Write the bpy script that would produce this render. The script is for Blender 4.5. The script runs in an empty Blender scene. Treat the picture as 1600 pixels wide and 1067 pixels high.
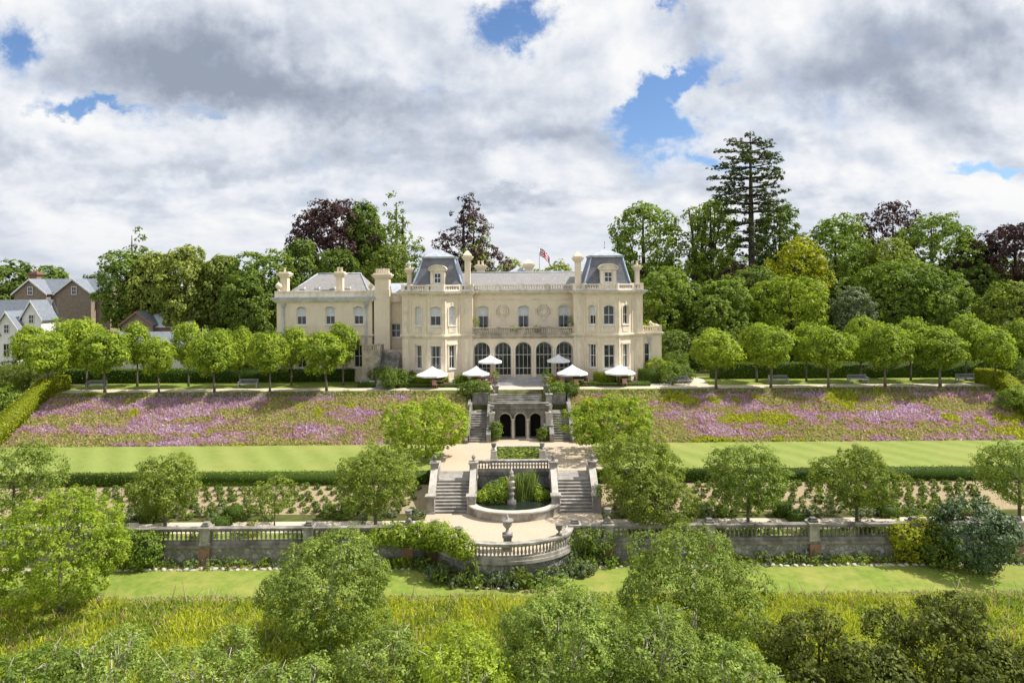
import bpy, math, random
import numpy as np
from mathutils import Vector, Matrix, Euler

random.seed(7)
RNG = np.random.default_rng(11)
scene = bpy.context.scene
COL = scene.collection
F = 1067.0; CZ = 11.5; ROLL = 0.0075
PI = math.pi

# ---------------------------------------------------------------- coordinates
def P(u, v, D):
    xs = (u - 800) - ROLL * (v - 440); vs = (v - 440) + ROLL * (u - 800)
    return (xs * D / F, D, CZ - vs * D / F)
def X(u, D): return (u - 800) * D / F
def ground_z(y):
    prof = PROFILE
    if y <= prof[0][0]: return prof[0][1]
    for (a, za), (b, zb) in zip(prof, prof[1:]):
        if a <= y <= b:
            return za + (zb - za) * (y - a) / max(b - a, 1e-6)
    return prof[-1][1]
PROFILE = [(-80, -11.5), (10, -8.6), (28, -7.7), (36, -7.1), (41, -6.85), (45.0, -6.8), (45.01, -5.56), (50.4, -5.56),
           (54.6, -4.66), (55.3, -4.66), (55.31, -3.9), (65.0, -3.9), (72.7, -0.06), (110, -0.06), (3500, -0.06)]

# ---------------------------------------------------------------- materials
def new_mat(name):
    m = bpy.data.materials.new(name); m.use_nodes = True
    nt = m.node_tree; nt.nodes.clear()
    out = nt.nodes.new('ShaderNodeOutputMaterial')
    return m, nt, out
def N(nt, t, **kw):
    n = nt.nodes.new(t)
    for k, v in kw.items():
        if k in n.inputs.keys() if isinstance(k, str) else False: n.inputs[k].default_value = v
        else: setattr(n, k, v)
    return n
def rgba(c): return (c[0], c[1], c[2], 1.0)
def ramp(nt, fac, stops):
    r = nt.nodes.new('ShaderNodeValToRGB'); e = r.color_ramp.elements
    while len(e) < len(stops): e.new(0.5)
    for el, (p, c) in zip(e, stops): el.position = p; el.color = rgba(c)
    nt.links.new(fac, r.inputs[0]); return r.outputs[0]
def noise(nt, vec, scale, detail=6, rough=.6, dist=0):
    n = nt.nodes.new('ShaderNodeTexNoise'); n.inputs['Scale'].default_value = scale
    n.inputs['Detail'].default_value = detail; n.inputs['Roughness'].default_value = rough; n.inputs['Distortion'].default_value = dist
    if vec is not None: nt.links.new(vec, n.inputs['Vector'])
    return n.outputs['Fac']
def mixc(nt, fac, a, b, mode='MIX'):
    n = nt.nodes.new('ShaderNodeMix'); n.data_type = 'RGBA'; n.blend_type = mode
    for sock, v in ((n.inputs[0], fac), (n.inputs[6], a), (n.inputs[7], b)):
        if hasattr(v, 'is_output'): nt.links.new(v, sock)
        elif isinstance(v, (int, float)): sock.default_value = v
        else: sock.default_value = rgba(v)
    return n.outputs[2]
def math_(nt, op, a, b=None, c=None, clamp=False):
    n = nt.nodes.new('ShaderNodeMath'); n.operation = op; n.use_clamp = clamp
    for i, v in enumerate((a, b, c)):
        if v is None: continue
        if hasattr(v, 'is_output'): nt.links.new(v, n.inputs[i])
        else: n.inputs[i].default_value = v
    return n.outputs[0]
def principled(nt, out, col, rough=.8, spec=.3, bump=None, bstr=.3, bdist=.02):
    b = nt.nodes.new('ShaderNodeBsdfPrincipled')
    if hasattr(col, 'is_output'): nt.links.new(col, b.inputs['Base Color'])
    else: b.inputs['Base Color'].default_value = rgba(col)
    b.inputs['Roughness'].default_value = rough; b.inputs['Specular IOR Level'].default_value = spec
    if bump is not None:
        bn = nt.nodes.new('ShaderNodeBump'); bn.inputs['Strength'].default_value = bstr; bn.inputs['Distance'].default_value = bdist
        nt.links.new(bump, bn.inputs['Height']); nt.links.new(bn.outputs[0], b.inputs['Normal'])
    nt.links.new(b.outputs[0], out.inputs[0]); return b
def coord(nt, which='Object', scale=None):
    t = nt.nodes.new('ShaderNodeTexCoord')
    if scale is None: return t.outputs[which]
    m = nt.nodes.new('ShaderNodeMapping'); m.inputs['Scale'].default_value = scale
    nt.links.new(t.outputs[which], m.inputs[0]); return m.outputs[0]
def geo_pos(nt, scale=None):
    t = nt.nodes.new('ShaderNodeNewGeometry')
    if scale is None: return t.outputs['Position']
    m = nt.nodes.new('ShaderNodeMapping'); m.inputs['Scale'].default_value = scale
    nt.links.new(t.outputs['Position'], m.inputs[0]); return m.outputs[0]

def mat_noise(name, c1, c2, scale=3, rough=.8, spec=.3, big=None, bigc=None, bigscale=.4, bstr=.25, bscale=None, stretch=None, lo=.35, hi=.65, bdist=.02):
    m, nt, out = new_mat(name)
    v = geo_pos(nt, stretch)
    f = noise(nt, v, scale)
    col = ramp(nt, f, [(lo, c1), (hi, c2)])
    if bigc is not None:
        g = noise(nt, v, bigscale, 4)
        gf = ramp(nt, g, [(.45, (0, 0, 0)), (.68, (1, 1, 1))])
        gs = math_(nt, 'MULTIPLY', gf, big or .6)
        col = mixc(nt, gs, col, bigc)
    b = noise(nt, v, bscale or scale * 6, 4)
    principled(nt, out, col, rough, spec, b, bstr, bdist)
    return m
def mat_leaf(name, dark, light, trans=.3):
    m, nt, out = new_mat(name)
    a = nt.nodes.new('ShaderNodeAttribute'); a.attribute_name = 'tint'
    oi = nt.nodes.new('ShaderNodeObjectInfo')
    t = math_(nt, 'ADD', a.outputs['Fac'], math_(nt, 'MULTIPLY', math_(nt, 'SUBTRACT', oi.outputs['Random'], .5), .22), clamp=True)
    mid = tuple(d + (l - d) * .40 for d, l in zip(dark, light))
    col = ramp(nt, t, [(0.0, dark), (.5, mid), (1.0, light)])
    d = nt.nodes.new('ShaderNodeBsdfPrincipled'); d.inputs['Roughness'].default_value = .55; d.inputs['Specular IOR Level'].default_value = .13 if name != 'glossy_leaf' else .5
    tr = nt.nodes.new('ShaderNodeBsdfTranslucent')
    nt.links.new(col, d.inputs['Base Color'])
    tc = mixc(nt, 1.0, col, (1.25, 1.25, .50), 'MULTIPLY'); nt.links.new(tc, tr.inputs[0])
    mx = nt.nodes.new('ShaderNodeMixShader'); mx.inputs[0].default_value = trans
    nt.links.new(d.outputs[0], mx.inputs[1]); nt.links.new(tr.outputs[0], mx.inputs[2]); nt.links.new(mx.outputs[0], out.inputs[0])
    return m
def mat_attr(name, trans=.25):
    m, nt, out = new_mat(name)
    a = nt.nodes.new('ShaderNodeAttribute'); a.attribute_name = 'col'
    d = nt.nodes.new('ShaderNodeBsdfDiffuse'); tr = nt.nodes.new('ShaderNodeBsdfTranslucent')
    nt.links.new(a.outputs['Color'], d.inputs[0]); nt.links.new(a.outputs['Color'], tr.inputs[0])
    mx = nt.nodes.new('ShaderNodeMixShader'); mx.inputs[0].default_value = trans
    nt.links.new(d.outputs[0], mx.inputs[1]); nt.links.new(tr.outputs[0], mx.inputs[2]); nt.links.new(mx.outputs[0], out.inputs[0])
    return m
def mat_slate(name, c1, c2, c3):
    m, nt, out = new_mat(name)
    v = geo_pos(nt)
    sx = nt.nodes.new('ShaderNodeSeparateXYZ'); nt.links.new(v, sx.inputs[0])
    cx = nt.nodes.new('ShaderNodeCombineXYZ')
    nt.links.new(math_(nt, 'ADD', sx.outputs[0], math_(nt, 'MULTIPLY', sx.outputs[1], .37)), cx.inputs[0]); nt.links.new(sx.outputs[2], cx.inputs[1])
    br = nt.nodes.new('ShaderNodeTexBrick'); br.inputs['Scale'].default_value = 1.0
    br.inputs['Brick Width'].default_value = .34; br.inputs['Row Height'].default_value = .17; br.inputs['Mortar Size'].default_value = .012
    br.inputs['Color1'].default_value = rgba(c1); br.inputs['Color2'].default_value = rgba(c2); br.inputs['Mortar'].default_value = rgba(tuple(x * .45 for x in c1))
    nt.links.new(cx.outputs[0], br.inputs['Vector'])
    f = noise(nt, v, .9, 6, .7); g = ramp(nt, f, [(.42, (0, 0, 0)), (.7, (1, 1, 1))])
    col = mixc(nt, math_(nt, 'MULTIPLY', g, .7), br.outputs['Color'], c3)
    f2 = noise(nt, v, 5, 5, .8); col = mixc(nt, .45, col, ramp(nt, f2, [(.3, tuple(x * .5 for x in c1)), (.7, tuple(min(1, x * 1.6) for x in c2))]))
    principled(nt, out, col, .55, .4, br.outputs['Fac'], .3, .02)
    return m
def mat_rubble(name, cols, mortar, scale=2.6, moss=None):
    m, nt, out = new_mat(name)
    v = geo_pos(nt)
    vo = nt.nodes.new('ShaderNodeTexVoronoi'); vo.inputs['Scale'].default_value = scale; nt.links.new(v, vo.inputs['Vector'])
    ve = nt.nodes.new('ShaderNodeTexVoronoi'); ve.feature = 'DISTANCE_TO_EDGE'; ve.inputs['Scale'].default_value = scale; nt.links.new(v, ve.inputs['Vector'])
    sp = nt.nodes.new('ShaderNodeSeparateColor'); nt.links.new(vo.outputs['Color'], sp.inputs[0])
    col = ramp(nt, sp.outputs[0], [(i / (len(cols) - 1), c) for i, c in enumerate(cols)])
    e = ramp(nt, ve.outputs['Distance'], [(.02, (0, 0, 0)), (.09, (1, 1, 1))])
    col = mixc(nt, e, mortar, col)
    n1 = noise(nt, v, 1.1, 5, .7); col = mixc(nt, math_(nt, 'MULTIPLY', ramp(nt, n1, [(.45, (0, 0, 0)), (.65, (1, 1, 1))]), .7), col, moss or tuple(x * .35 for x in cols[0]))
    n2 = noise(nt, v, 9, 4); col = mixc(nt, .3, col, ramp(nt, n2, [(.3, (.03, .03, .03)), (.7, (.5, .48, .45))]))
    principled(nt, out, col, .9, .2, ve.outputs['Distance'], .6, .06)
    return m
def mat_brick(name, c1, c2, mortar, w=.24, h=.08):
    m, nt, out = new_mat(name)
    v = geo_pos(nt)
    sx = nt.nodes.new('ShaderNodeSeparateXYZ'); nt.links.new(v, sx.inputs[0])
    cx = nt.nodes.new('ShaderNodeCombineXYZ')
    nt.links.new(math_(nt, 'ADD', sx.outputs[0], sx.outputs[1]), cx.inputs[0]); nt.links.new(sx.outputs[2], cx.inputs[1])
    br = nt.nodes.new('ShaderNodeTexBrick'); br.inputs['Scale'].default_value = 1.0
    br.inputs['Brick Width'].default_value = w; br.inputs['Row Height'].default_value = h; br.inputs['Mortar Size'].default_value = .012
    br.inputs['Color1'].default_value = rgba(c1); br.inputs['Color2'].default_value = rgba(c2); br.inputs['Mortar'].default_value = rgba(mortar)
    nt.links.new(cx.outputs[0], br.inputs['Vector'])
    f2 = noise(nt, v, 3, 5, .7); col = mixc(nt, .35, br.outputs['Color'], ramp(nt, f2, [(.3, tuple(x * .3 for x in c1)), (.7, tuple(min(1, x * 1.3) for x in c2))]))
    principled(nt, out, col, .9, .2, br.outputs['Fac'], .2, .01)
    return m
def mat_plain(name, c, rough=.6, spec=.4, metal=0):
    m, nt, out = new_mat(name)
    f = noise(nt, geo_pos(nt), 4, 5, .6)
    col = ramp(nt, f, [(.3, tuple(x * .86 for x in c)), (.7, tuple(min(1, x * 1.08) for x in c))])
    b = principled(nt, out, col, rough, spec); b.inputs['Metallic'].default_value = metal
    return m

M = {}
M['stucco'] = mat_noise('cream_stucco', (.72, .61, .45), (.78, .67, .51), .9, .85, .2, .35, (.57, .46, .32), .55, .12, 14, (1, 1, .45))
def mat_stucco():
    m, nt, out = new_mat('cream_stucco')
    v = geo_pos(nt); vs = geo_pos(nt, (1.6, 1.6, .16))
    col = ramp(nt, noise(nt, v, .8, 6), [(.35, (.72, .61, .47)), (.65, (.79, .68, .535))])
    st = ramp(nt, noise(nt, vs, 2.2, 6, .65), [(.50, (0, 0, 0)), (.72, (1, 1, 1))])
    col = mixc(nt, math_(nt, 'MULTIPLY', st, .34), col, (.50, .41, .32))
    pt = ramp(nt, noise(nt, v, .33, 4), [(.45, (0, 0, 0)), (.65, (1, 1, 1))])
    col = mixc(nt, math_(nt, 'MULTIPLY', pt, .35), col, (.79, .695, .56))
    principled(nt, out, col, .85, .2, noise(nt, v, 14, 4), .12, .02); return m
M['stucco'] = mat_stucco()
M['trim'] = mat_noise('cream_stone_trim', (.72, .625, .485), (.80, .71, .57), 1.5, .8, .2, .55, (.42, .37, .30), 1.3, .15, 20, (1, 1, .6))
M['balcony'] = mat_noise('weathered_balcony_stone', (.36, .31, .25), (.55, .48, .38), 2, .9, .2, .7, (.17, .15, .13), 1.1, .2, 20)
M['lead'] = mat_noise('lead_sheet', (.30, .33, .38), (.46, .49, .54), 2, .5, .4)
M['hip'] = mat_noise('blue_lead_hip', (.30, .37, .50), (.42, .49, .62), 2, .5, .4)
M['slate'] = mat_slate('grey_slate', (.225, .215, .215), (.30, .288, .283), (.30, .265, .23))
M['slate_dark'] = mat_slate('dark_blue_slate', (.095, .103, .128), (.15, .157, .182), (.19, .188, .188))
M['white'] = mat_plain('white_paint', (.78, .78, .77), .45, .4)
M['blind'] = mat_plain('pale_blind', (.62, .64, .66), .6, .3)
M['curtain'] = mat_plain('grey_curtain', (.22, .22, .22), .9, .1)
M['canvas'] = mat_plain('white_canvas', (.76, .76, .75), .8, .1)
M['pot'] = mat_noise('terracotta', (.34, .17, .10), (.46, .25, .15), 4, .85)
def mat_glass():
    m, nt, out = new_mat('dark_window_glass')
    v = geo_pos(nt); oi = nt.nodes.new('ShaderNodeObjectInfo')
    col = ramp(nt, noise(nt, v, .9, 4), [(.35, (.012, .014, .018)), (.7, (.055, .060, .066))])
    col = mixc(nt, oi.outputs['Random'], col, (.030, .033, .036))
    principled(nt, out, col, .05, .7, noise(nt, v, 1.4, 2), .35, .05); return m
M['glass'] = mat_glass()
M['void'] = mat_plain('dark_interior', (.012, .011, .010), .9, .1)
M['stone'] = mat_noise('weathered_garden_stone', (.30, .275, .24), (.47, .44, .39), 2.2, .9, .2, .85, (.13, .12, .105), 1.2, .35, 16, (1, 1, .6))
M['stone_dark'] = mat_noise('dark_mossy_shade_stone', (.17, .157, .142), (.33, .305, .275), 2.0, .9, .2, .8, (.075, .075, .062), .9, .35, 16, (1, 1, .6))  # dark stone; on the terrace steps its tone stands in for shade
M['stone_light'] = mat_noise('pale_stone', (.46, .425, .37), (.58, .54, .48), 2.5, .85, .2, .5, (.3, .27, .23), 1.0, .2, 16)
M['step'] = mat_noise('worn_step_stone', (.25, .232, .21), (.41, .38, .345), 2.6, .9, .2, .7, (.17, .16, .15), .8, .25, 14)
M['terrace_step'] = mat_noise('grey_paving_step', (.36, .35, .35), (.48, .47, .47), 2.6, .9, .2, .5, (.24, .23, .23), .8, .15, 14)
M['rubble'] = mat_rubble('flint_rubble_wall', [(.15, .14, .13), (.33, .32, .305), (.22, .205, .19), (.52, .51, .49), (.27, .23, .19)], (.16, .145, .125), 3.4, (.08, .085, .055))
M['rubble_dark'] = mat_rubble('dark_rubble', [(.10, .10, .11), (.20, .20, .21), (.14, .14, .15), (.28, .28, .29)], (.06, .06, .06), 1.8, (.05, .055, .04))  # rubble in darker grey tones than the flint wall
M['brick'] = mat_brick('red_brick', (.26, .12, .08), (.33, .17, .11), (.28, .25, .22))
M['lodge'] = mat_brick('brown_stone_wall', (.24, .18, .13), (.32, .25, .19), (.36, .32, .28), .45, .2)
M['gravel'] = mat_noise('pale_gravel', (.44, .36, .265), (.55, .455, .345), 14, .95, .1, .55, (.46, .37, .27), .5, .35, 40)
M['path'] = mat_noise('pale_path', (.52, .44, .345), (.62, .535, .43), 9, .95, .1, .35, (.52, .44, .35), .5, .2, 40)
M['paving'] = mat_noise('terrace_paving', (.48, .44, .39), (.58, .54, .48), 3, .9, .2, .4, (.38, .34, .30), .6, .15, 30)
M['soil'] = mat_noise('tan_soil', (.29, .23, .135), (.40, .325, .20), 6, .95, .1, .4, (.34, .25, .17), .7, .5, 18)
M['lawn'] = mat_noise('mown_lawn', (.185, .235, .05), (.24, .285, .07), 2.2, .9, .15, .45, (.30, .32, .085), .16, .5, 60, None, .3, .7)
def mat_lawn():
    m, nt, out = new_mat('striped_lawn')
    v = geo_pos(nt); sp = nt.nodes.new('ShaderNodeSeparateXYZ'); nt.links.new(v, sp.inputs[0])
    w = math_(nt, 'SINE', math_(nt, 'ADD', math_(nt, 'MULTIPLY', sp.outputs[0], 2.1), math_(nt, 'MULTIPLY', sp.outputs[1], 1.2)))
    col = ramp(nt, noise(nt, v, 2.2, 7, .7), [(.3, (.165, .215, .045)), (.7, (.235, .28, .07))])
    col = mixc(nt, math_(nt, 'ADD', math_(nt, 'MULTIPLY', w, .20), .22), col, (.30, .35, .10))
    dry = ramp(nt, noise(nt, v, .16, 5, .6), [(.46, (0, 0, 0)), (.66, (1, 1, 1))]); col = mixc(nt, math_(nt, 'MULTIPLY', dry, .5), col, (.31, .30, .095))
    worn = ramp(nt, noise(nt, v, .9, 5, .7), [(.56, (0, 0, 0)), (.72, (1, 1, 1))]); col = mixc(nt, math_(nt, 'MULTIPLY', worn, .35), col, (.15, .20, .04))
    principled(nt, out, col, .9, .12, noise(nt, v, 55, 3), .6, .03); return m
M['lawn'] = mat_lawn()
M['lawn_low'] = mat_noise('lower_lawn_grass', (.135, .20, .03), (.235, .29, .055), 2.4, .9, .12, .75, (.31, .30, .08), .5, .6, 45, None, .3, .7)
M['earth'] = mat_noise('rough_grass_earth', (.06, .075, .02), (.12, .13, .035), 1.2, .95, .1, .5, (.09, .07, .04), .2, .5, 12)
M['meadow'] = mat_noise('meadow_soil_grass', (.17, .20, .02), (.26, .28, .035), 1.4, .95, .1, .5, (.11, .14, .015), .35, .6, 14)
M['bank'] = mat_noise('bank_grass', (.20, .21, .06), (.30, .27, .10), 1.8, .95, .1, .5, (.30, .20, .15), .5, .6, 14)
M['bark'] = mat_noise('grey_bark', (.11, .09, .075), (.20, .17, .145), 5, .95, .1, None, None, .4, .6, 14, (1, 1, .25))
M['bark_pale'] = mat_noise('pale_bare_bark', (.46, .42, .36), (.64, .59, .52), 5, .9, .1, None, None, .4, .5, 14, (1, 1, .3))
M['bark_dark'] = mat_noise('dark_bark', (.045, .036, .03), (.09, .07, .055), 5, .95, .1, None, None, .4, .5, 14, (1, 1, .25))
M['wood_grey'] = mat_noise('weathered_teak', (.24, .25, .27), (.36, .37, .39), 4, .8, .2, stretch=(.3, 4, 4))
M['wood'] = mat_noise('brown_wood', (.24, .13, .075), (.34, .20, .12), 4, .7, .3, stretch=(.3, 4, 4))
M['pole'] = mat_noise('parasol_wood', (.40, .25, .13), (.52, .35, .2), 4, .6, .3, stretch=(4, 4, .3))
M['cushion'] = mat_plain('pink_cushion', (.50, .27, .24), .85, .1)
M['water'] = mat_plain('pond_water', (.02, .026, .02), .08, .5)
M['iron'] = mat_plain('dark_iron', (.05, .05, .055), .5, .4)
M['glaze'] = mat_plain('pale_roof_glass', (.55, .60, .64), .18, .6)
M['render_white'] = mat_noise('white_render', (.78, .75, .70), (.86, .83, .78), 2, .85, .2)
M['flag_red'] = mat_plain('flag_red', (.55, .02, .04), .8, .1)
M['flag_blue'] = mat_plain('flag_blue', (.02, .04, .22), .8, .1)
M['flag_white'] = mat_plain('flag_white', (.8, .8, .8), .8, .1)
M['wild'] = mat_attr('wildflower_colour', .45)
L = {}
L['lime'] = mat_leaf('lime_leaf', (.105, .180, .020), (.52, .62, .075), .44)
L['green'] = mat_leaf('mid_green_leaf', (.072, .130, .022), (.345, .455, .076), .40)
L['deep'] = mat_leaf('deep_green_leaf', (.055, .100, .021), (.275, .37, .066), .38)
L['dark'] = mat_leaf('conifer_needle', (.032, .054, .020), (.16, .205, .062), .28)
L['olive'] = mat_leaf('olive_leaf', (.078, .122, .022), (.38, .455, .080), .39)
L['sage'] = mat_leaf('sage_leaf', (.066, .114, .022), (.375, .475, .100), .38)
L['yellow'] = mat_leaf('yellow_green_leaf', (.16, .20, .014), (.58, .58, .05), .45)
L['copper'] = mat_leaf('copper_beech_leaf', (.030, .017, .020), (.135, .075, .072), .26)
L['birch'] = mat_leaf('weeping_birch_leaf', (.100, .150, .026), (.46, .505, .115), .42)
L['grey'] = mat_leaf('grey_green_leaf', (.070, .100, .052), (.28, .345, .185), .3)
L['pale'] = mat_leaf('pale_tip_leaf', (.070, .126, .024), (.46, .575, .135), .40)
L['gloss'] = mat_leaf('glossy_leaf', (.022, .050, .016), (.17, .265, .085), .18)
L['hedge'] = mat_leaf('hedge_leaf', (.045, .085, .014), (.23, .32, .042), .28)
L['hedge_gold'] = mat_leaf('gold_hedge_leaf', (.16, .20, .014), (.50, .53, .045), .36)
L['yew'] = mat_leaf('yew_leaf', (.030, .046, .012), (.235, .27, .048), .30)

# ---------------------------------------------------------------- tagging
def tag(o, label=None, cat=None, group=None, kind=None):
    if label: o['label'] = label
    if cat: o['category'] = cat
    if group: o['group'] = group
    if kind: o['kind'] = kind
    return o
def empty(name, loc, label, cat, group=None, rz=0):
    o = bpy.data.objects.new(name, None); COL.objects.link(o); o.location = loc; o.rotation_euler = (0, 0, rz)
    o.empty_display_size = .3
    return tag(o, label, cat, group)
def copy_tree(o, parent=None):
    c = o.copy(); COL.objects.link(c)
    if parent is not None: c.parent = parent
    for ch in list(o.children): copy_tree(ch, c)
    return c

class MB:
    def __init__(self, mtx=None):
        self.v = []; self.f = []; self.M = mtx; self.smooth = []; self.mi = []
        self.cur = 0
    def pt(self, p):
        if self.M is not None: p = self.M @ Vector(p)
        self.v.append((p[0], p[1], p[2])); return len(self.v) - 1
    def face(self, pts, sm=False):
        self.f.append([self.pt(p) for p in pts]); self.smooth.append(sm); self.mi.append(self.cur)
    def addf(self, idx, sm=False):
        self.f.append(idx); self.smooth.append(sm); self.mi.append(self.cur)
    def box(self, x0, x1, y0, y1, z0, z1):
        i = [self.pt((x, y, z)) for z in (z0, z1) for y in (y0, y1) for x in (x0, x1)]
        for q in ((0, 2, 3, 1), (4, 5, 7, 6), (0, 1, 5, 4), (2, 6, 7, 3), (0, 4, 6, 2), (1, 3, 7, 5)): self.addf([i[k] for k in q])
    def cbox(self, c, sx, sy, sz): self.box(c[0] - sx / 2, c[0] + sx / 2, c[1] - sy / 2, c[1] + sy / 2, c[2], c[2] + sz)
    def prism(self, poly, z0, z1, cap=True):
        n = len(poly)
        a = [self.pt((p[0], p[1], z0)) for p in poly]; b = [self.pt((p[0], p[1], z1)) for p in poly]
        for k in range(n): self.addf([a[k], a[(k + 1) % n], b[(k + 1) % n], b[k]])
        if cap: self.addf(a[::-1]); self.addf(b)
    def frustum(self, p0, z0, p1, z1, cap=True):
        n = len(p0)
        a = [self.pt((p[0], p[1], z0)) for p in p0]; b = [self.pt((p[0], p[1], z1)) for p in p1]
        for k in range(n): self.addf([a[k], a[(k + 1) % n], b[(k + 1) % n], b[k]])
        if cap: self.addf(a[::-1]); self.addf(b)
    def lathe(self, c, prof, n=12, sm=True, square=False):
        rings = []
        for r, z in prof:
            ring = []
            for k in range(n):
                a = 2 * PI * (k + (.5 if square else 0)) / n
                rr = r * (1.414 if square else 1)
                ring.append(self.pt((c[0] + rr * math.cos(a), c[1] + rr * math.sin(a), c[2] + z)))
            rings.append(ring)
        for a, b in zip(rings, rings[1:]):
            for k in range(n): self.addf([a[k], a[(k + 1) % n], b[(k + 1) % n], b[k]], sm and not square)
        self.addf(rings[0][::-1]); self.addf(rings[-1])
    def tube(self, pts, radii, n=7):
        rings = []
        pts = [Vector(p) for p in pts]
        for i, p in enumerate(pts):
            d = (pts[min(i + 1, len(pts) - 1)] - pts[max(i - 1, 0)])
            if d.length < 1e-6: d = Vector((0, 0, 1))
            d.normalize(); a = d.orthogonal().normalized(); b = d.cross(a)
            rings.append([self.pt(p + (a * math.cos(2 * PI * k / n) + b * math.sin(2 * PI * k / n)) * radii[i]) for k in range(n)])
        # keep rings aligned by nearest start
        for a, b in zip(rings, rings[1:]):
            pa = [Vector(self.v[i]) for i in a]; pb = [Vector(self.v[i]) for i in b]
            s = min(range(n), key=lambda s: (pa[0] - pb[s]).length)
            for k in range(n): self.addf([a[k], a[(k + 1) % n], b[(k + 1 + s) % n], b[(k + s) % n]], True)
        self.addf(rings[0][::-1]); self.addf(rings[-1])
    def build(self, name, mat, parent=None, world=True, loc=None):
        me = bpy.data.meshes.new(name)
        vs = self.v
        off = None
        if parent is not None and world:
            off = Vector((0, 0, 0)); q = parent
            while q is not None: off = off + q.location; q = q.parent
        elif loc is not None: off = Vector(loc)
        if off is not None: vs = [(a - off.x, b - off.y, c - off.z) for a, b, c in vs]
        me.from_pydata(vs, [], self.f)
        me.polygons.foreach_set('use_smooth', self.smooth)
        mats = mat if isinstance(mat, (list, tuple)) else [mat]
        for m_ in mats: me.materials.append(m_)
        if len(mats) > 1: me.polygons.foreach_set('material_index', self.mi)
        me.update()
        o = bpy.data.objects.new(name, me); COL.objects.link(o)
        if parent is not None: o.parent = parent
        elif loc is not None: o.location = loc
        return o

# ---------------------------------------------------------------- foliage
def unit(a): return a / np.maximum(np.linalg.norm(a, axis=1, keepdims=True), 1e-9)
def rdir(n): return unit(RNG.normal(size=(n, 3)))
def leaf_mesh(name, C, Nn, Lsz, tint, mat, aspect=.55, core=None, droop=None):
    """one quad leaf per centre; core = (verts, faces) of a dark inner solid in the same mesh"""
    n = len(C)
    t = rdir(n)
    if droop is not None: t = unit(t * .55 + np.array(droop))
    t = unit(t - Nn * np.sum(t * Nn, axis=1, keepdims=True))
    b = np.cross(Nn, t)
    s = (Lsz * RNG.uniform(.65, 1.3, n))[:, None] if np.isscalar(Lsz) else Lsz[:, None]
    V = np.empty((n, 4, 3))
    fold = Nn * s * .12
    V[:, 0] = C - t * s * .5; V[:, 1] = C + b * s * aspect * .5 + fold; V[:, 2] = C + t * s * .5; V[:, 3] = C - b * s * aspect * .5 + fold
    V = V.reshape(-1, 3); Fc = np.arange(n * 4).reshape(-1, 4)
    return mesh_np(name, V, Fc, tint, mat, core)
def mesh_np(name, V, Fc, tint, mat, core=None, col=None):
    nv, nf, k = len(V), len(Fc), Fc.shape[1]
    me = bpy.data.meshes.new(name)
    if core is not None:
        cv = np.array(core[0], dtype=float); cf = np.array(core[1]) + nv
        V = np.vstack([V, cv]); nf2 = len(cf)
        loops = np.concatenate([Fc.ravel(), cf.ravel()]); sizes = np.concatenate([np.full(nf, k), np.full(nf2, 4)])
        tint = np.concatenate([tint, np.full(nf2, .08)])
    else: loops = Fc.ravel(); sizes = np.full(nf, k)
    me.vertices.add(len(V)); me.vertices.foreach_set('co', V.ravel())
    me.loops.add(len(loops)); me.loops.foreach_set('vertex_index', loops.astype(np.int32))
    me.polygons.add(len(sizes)); st = np.concatenate([[0], np.cumsum(sizes)[:-1]])
    me.polygons.foreach_set('loop_start', st.astype(np.int32)); me.polygons.foreach_set('loop_total', sizes.astype(np.int32))
    me.update(calc_edges=True); me.validate()
    if col is not None:
        a = me.attributes.new('col', 'FLOAT_COLOR', 'FACE'); cc = np.ones((len(sizes), 4)); cc[:, :3] = col; a.data.foreach_set('color', cc.ravel())
    else:
        a = me.attributes.new('tint', 'FLOAT', 'FACE'); a.data.foreach_set('value', np.clip(tint, 0, 1).astype(np.float32))
    me.materials.append(mat)
    return me
def link(me, name, parent=None, loc=None, label=None, cat=None, group=None, kind=None):
    o = bpy.data.objects.new(name, me); COL.objects.link(o)
    if parent is not None: o.parent = parent
    if loc is not None: o.location = loc
    return tag(o, label, cat, group, kind)

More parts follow.
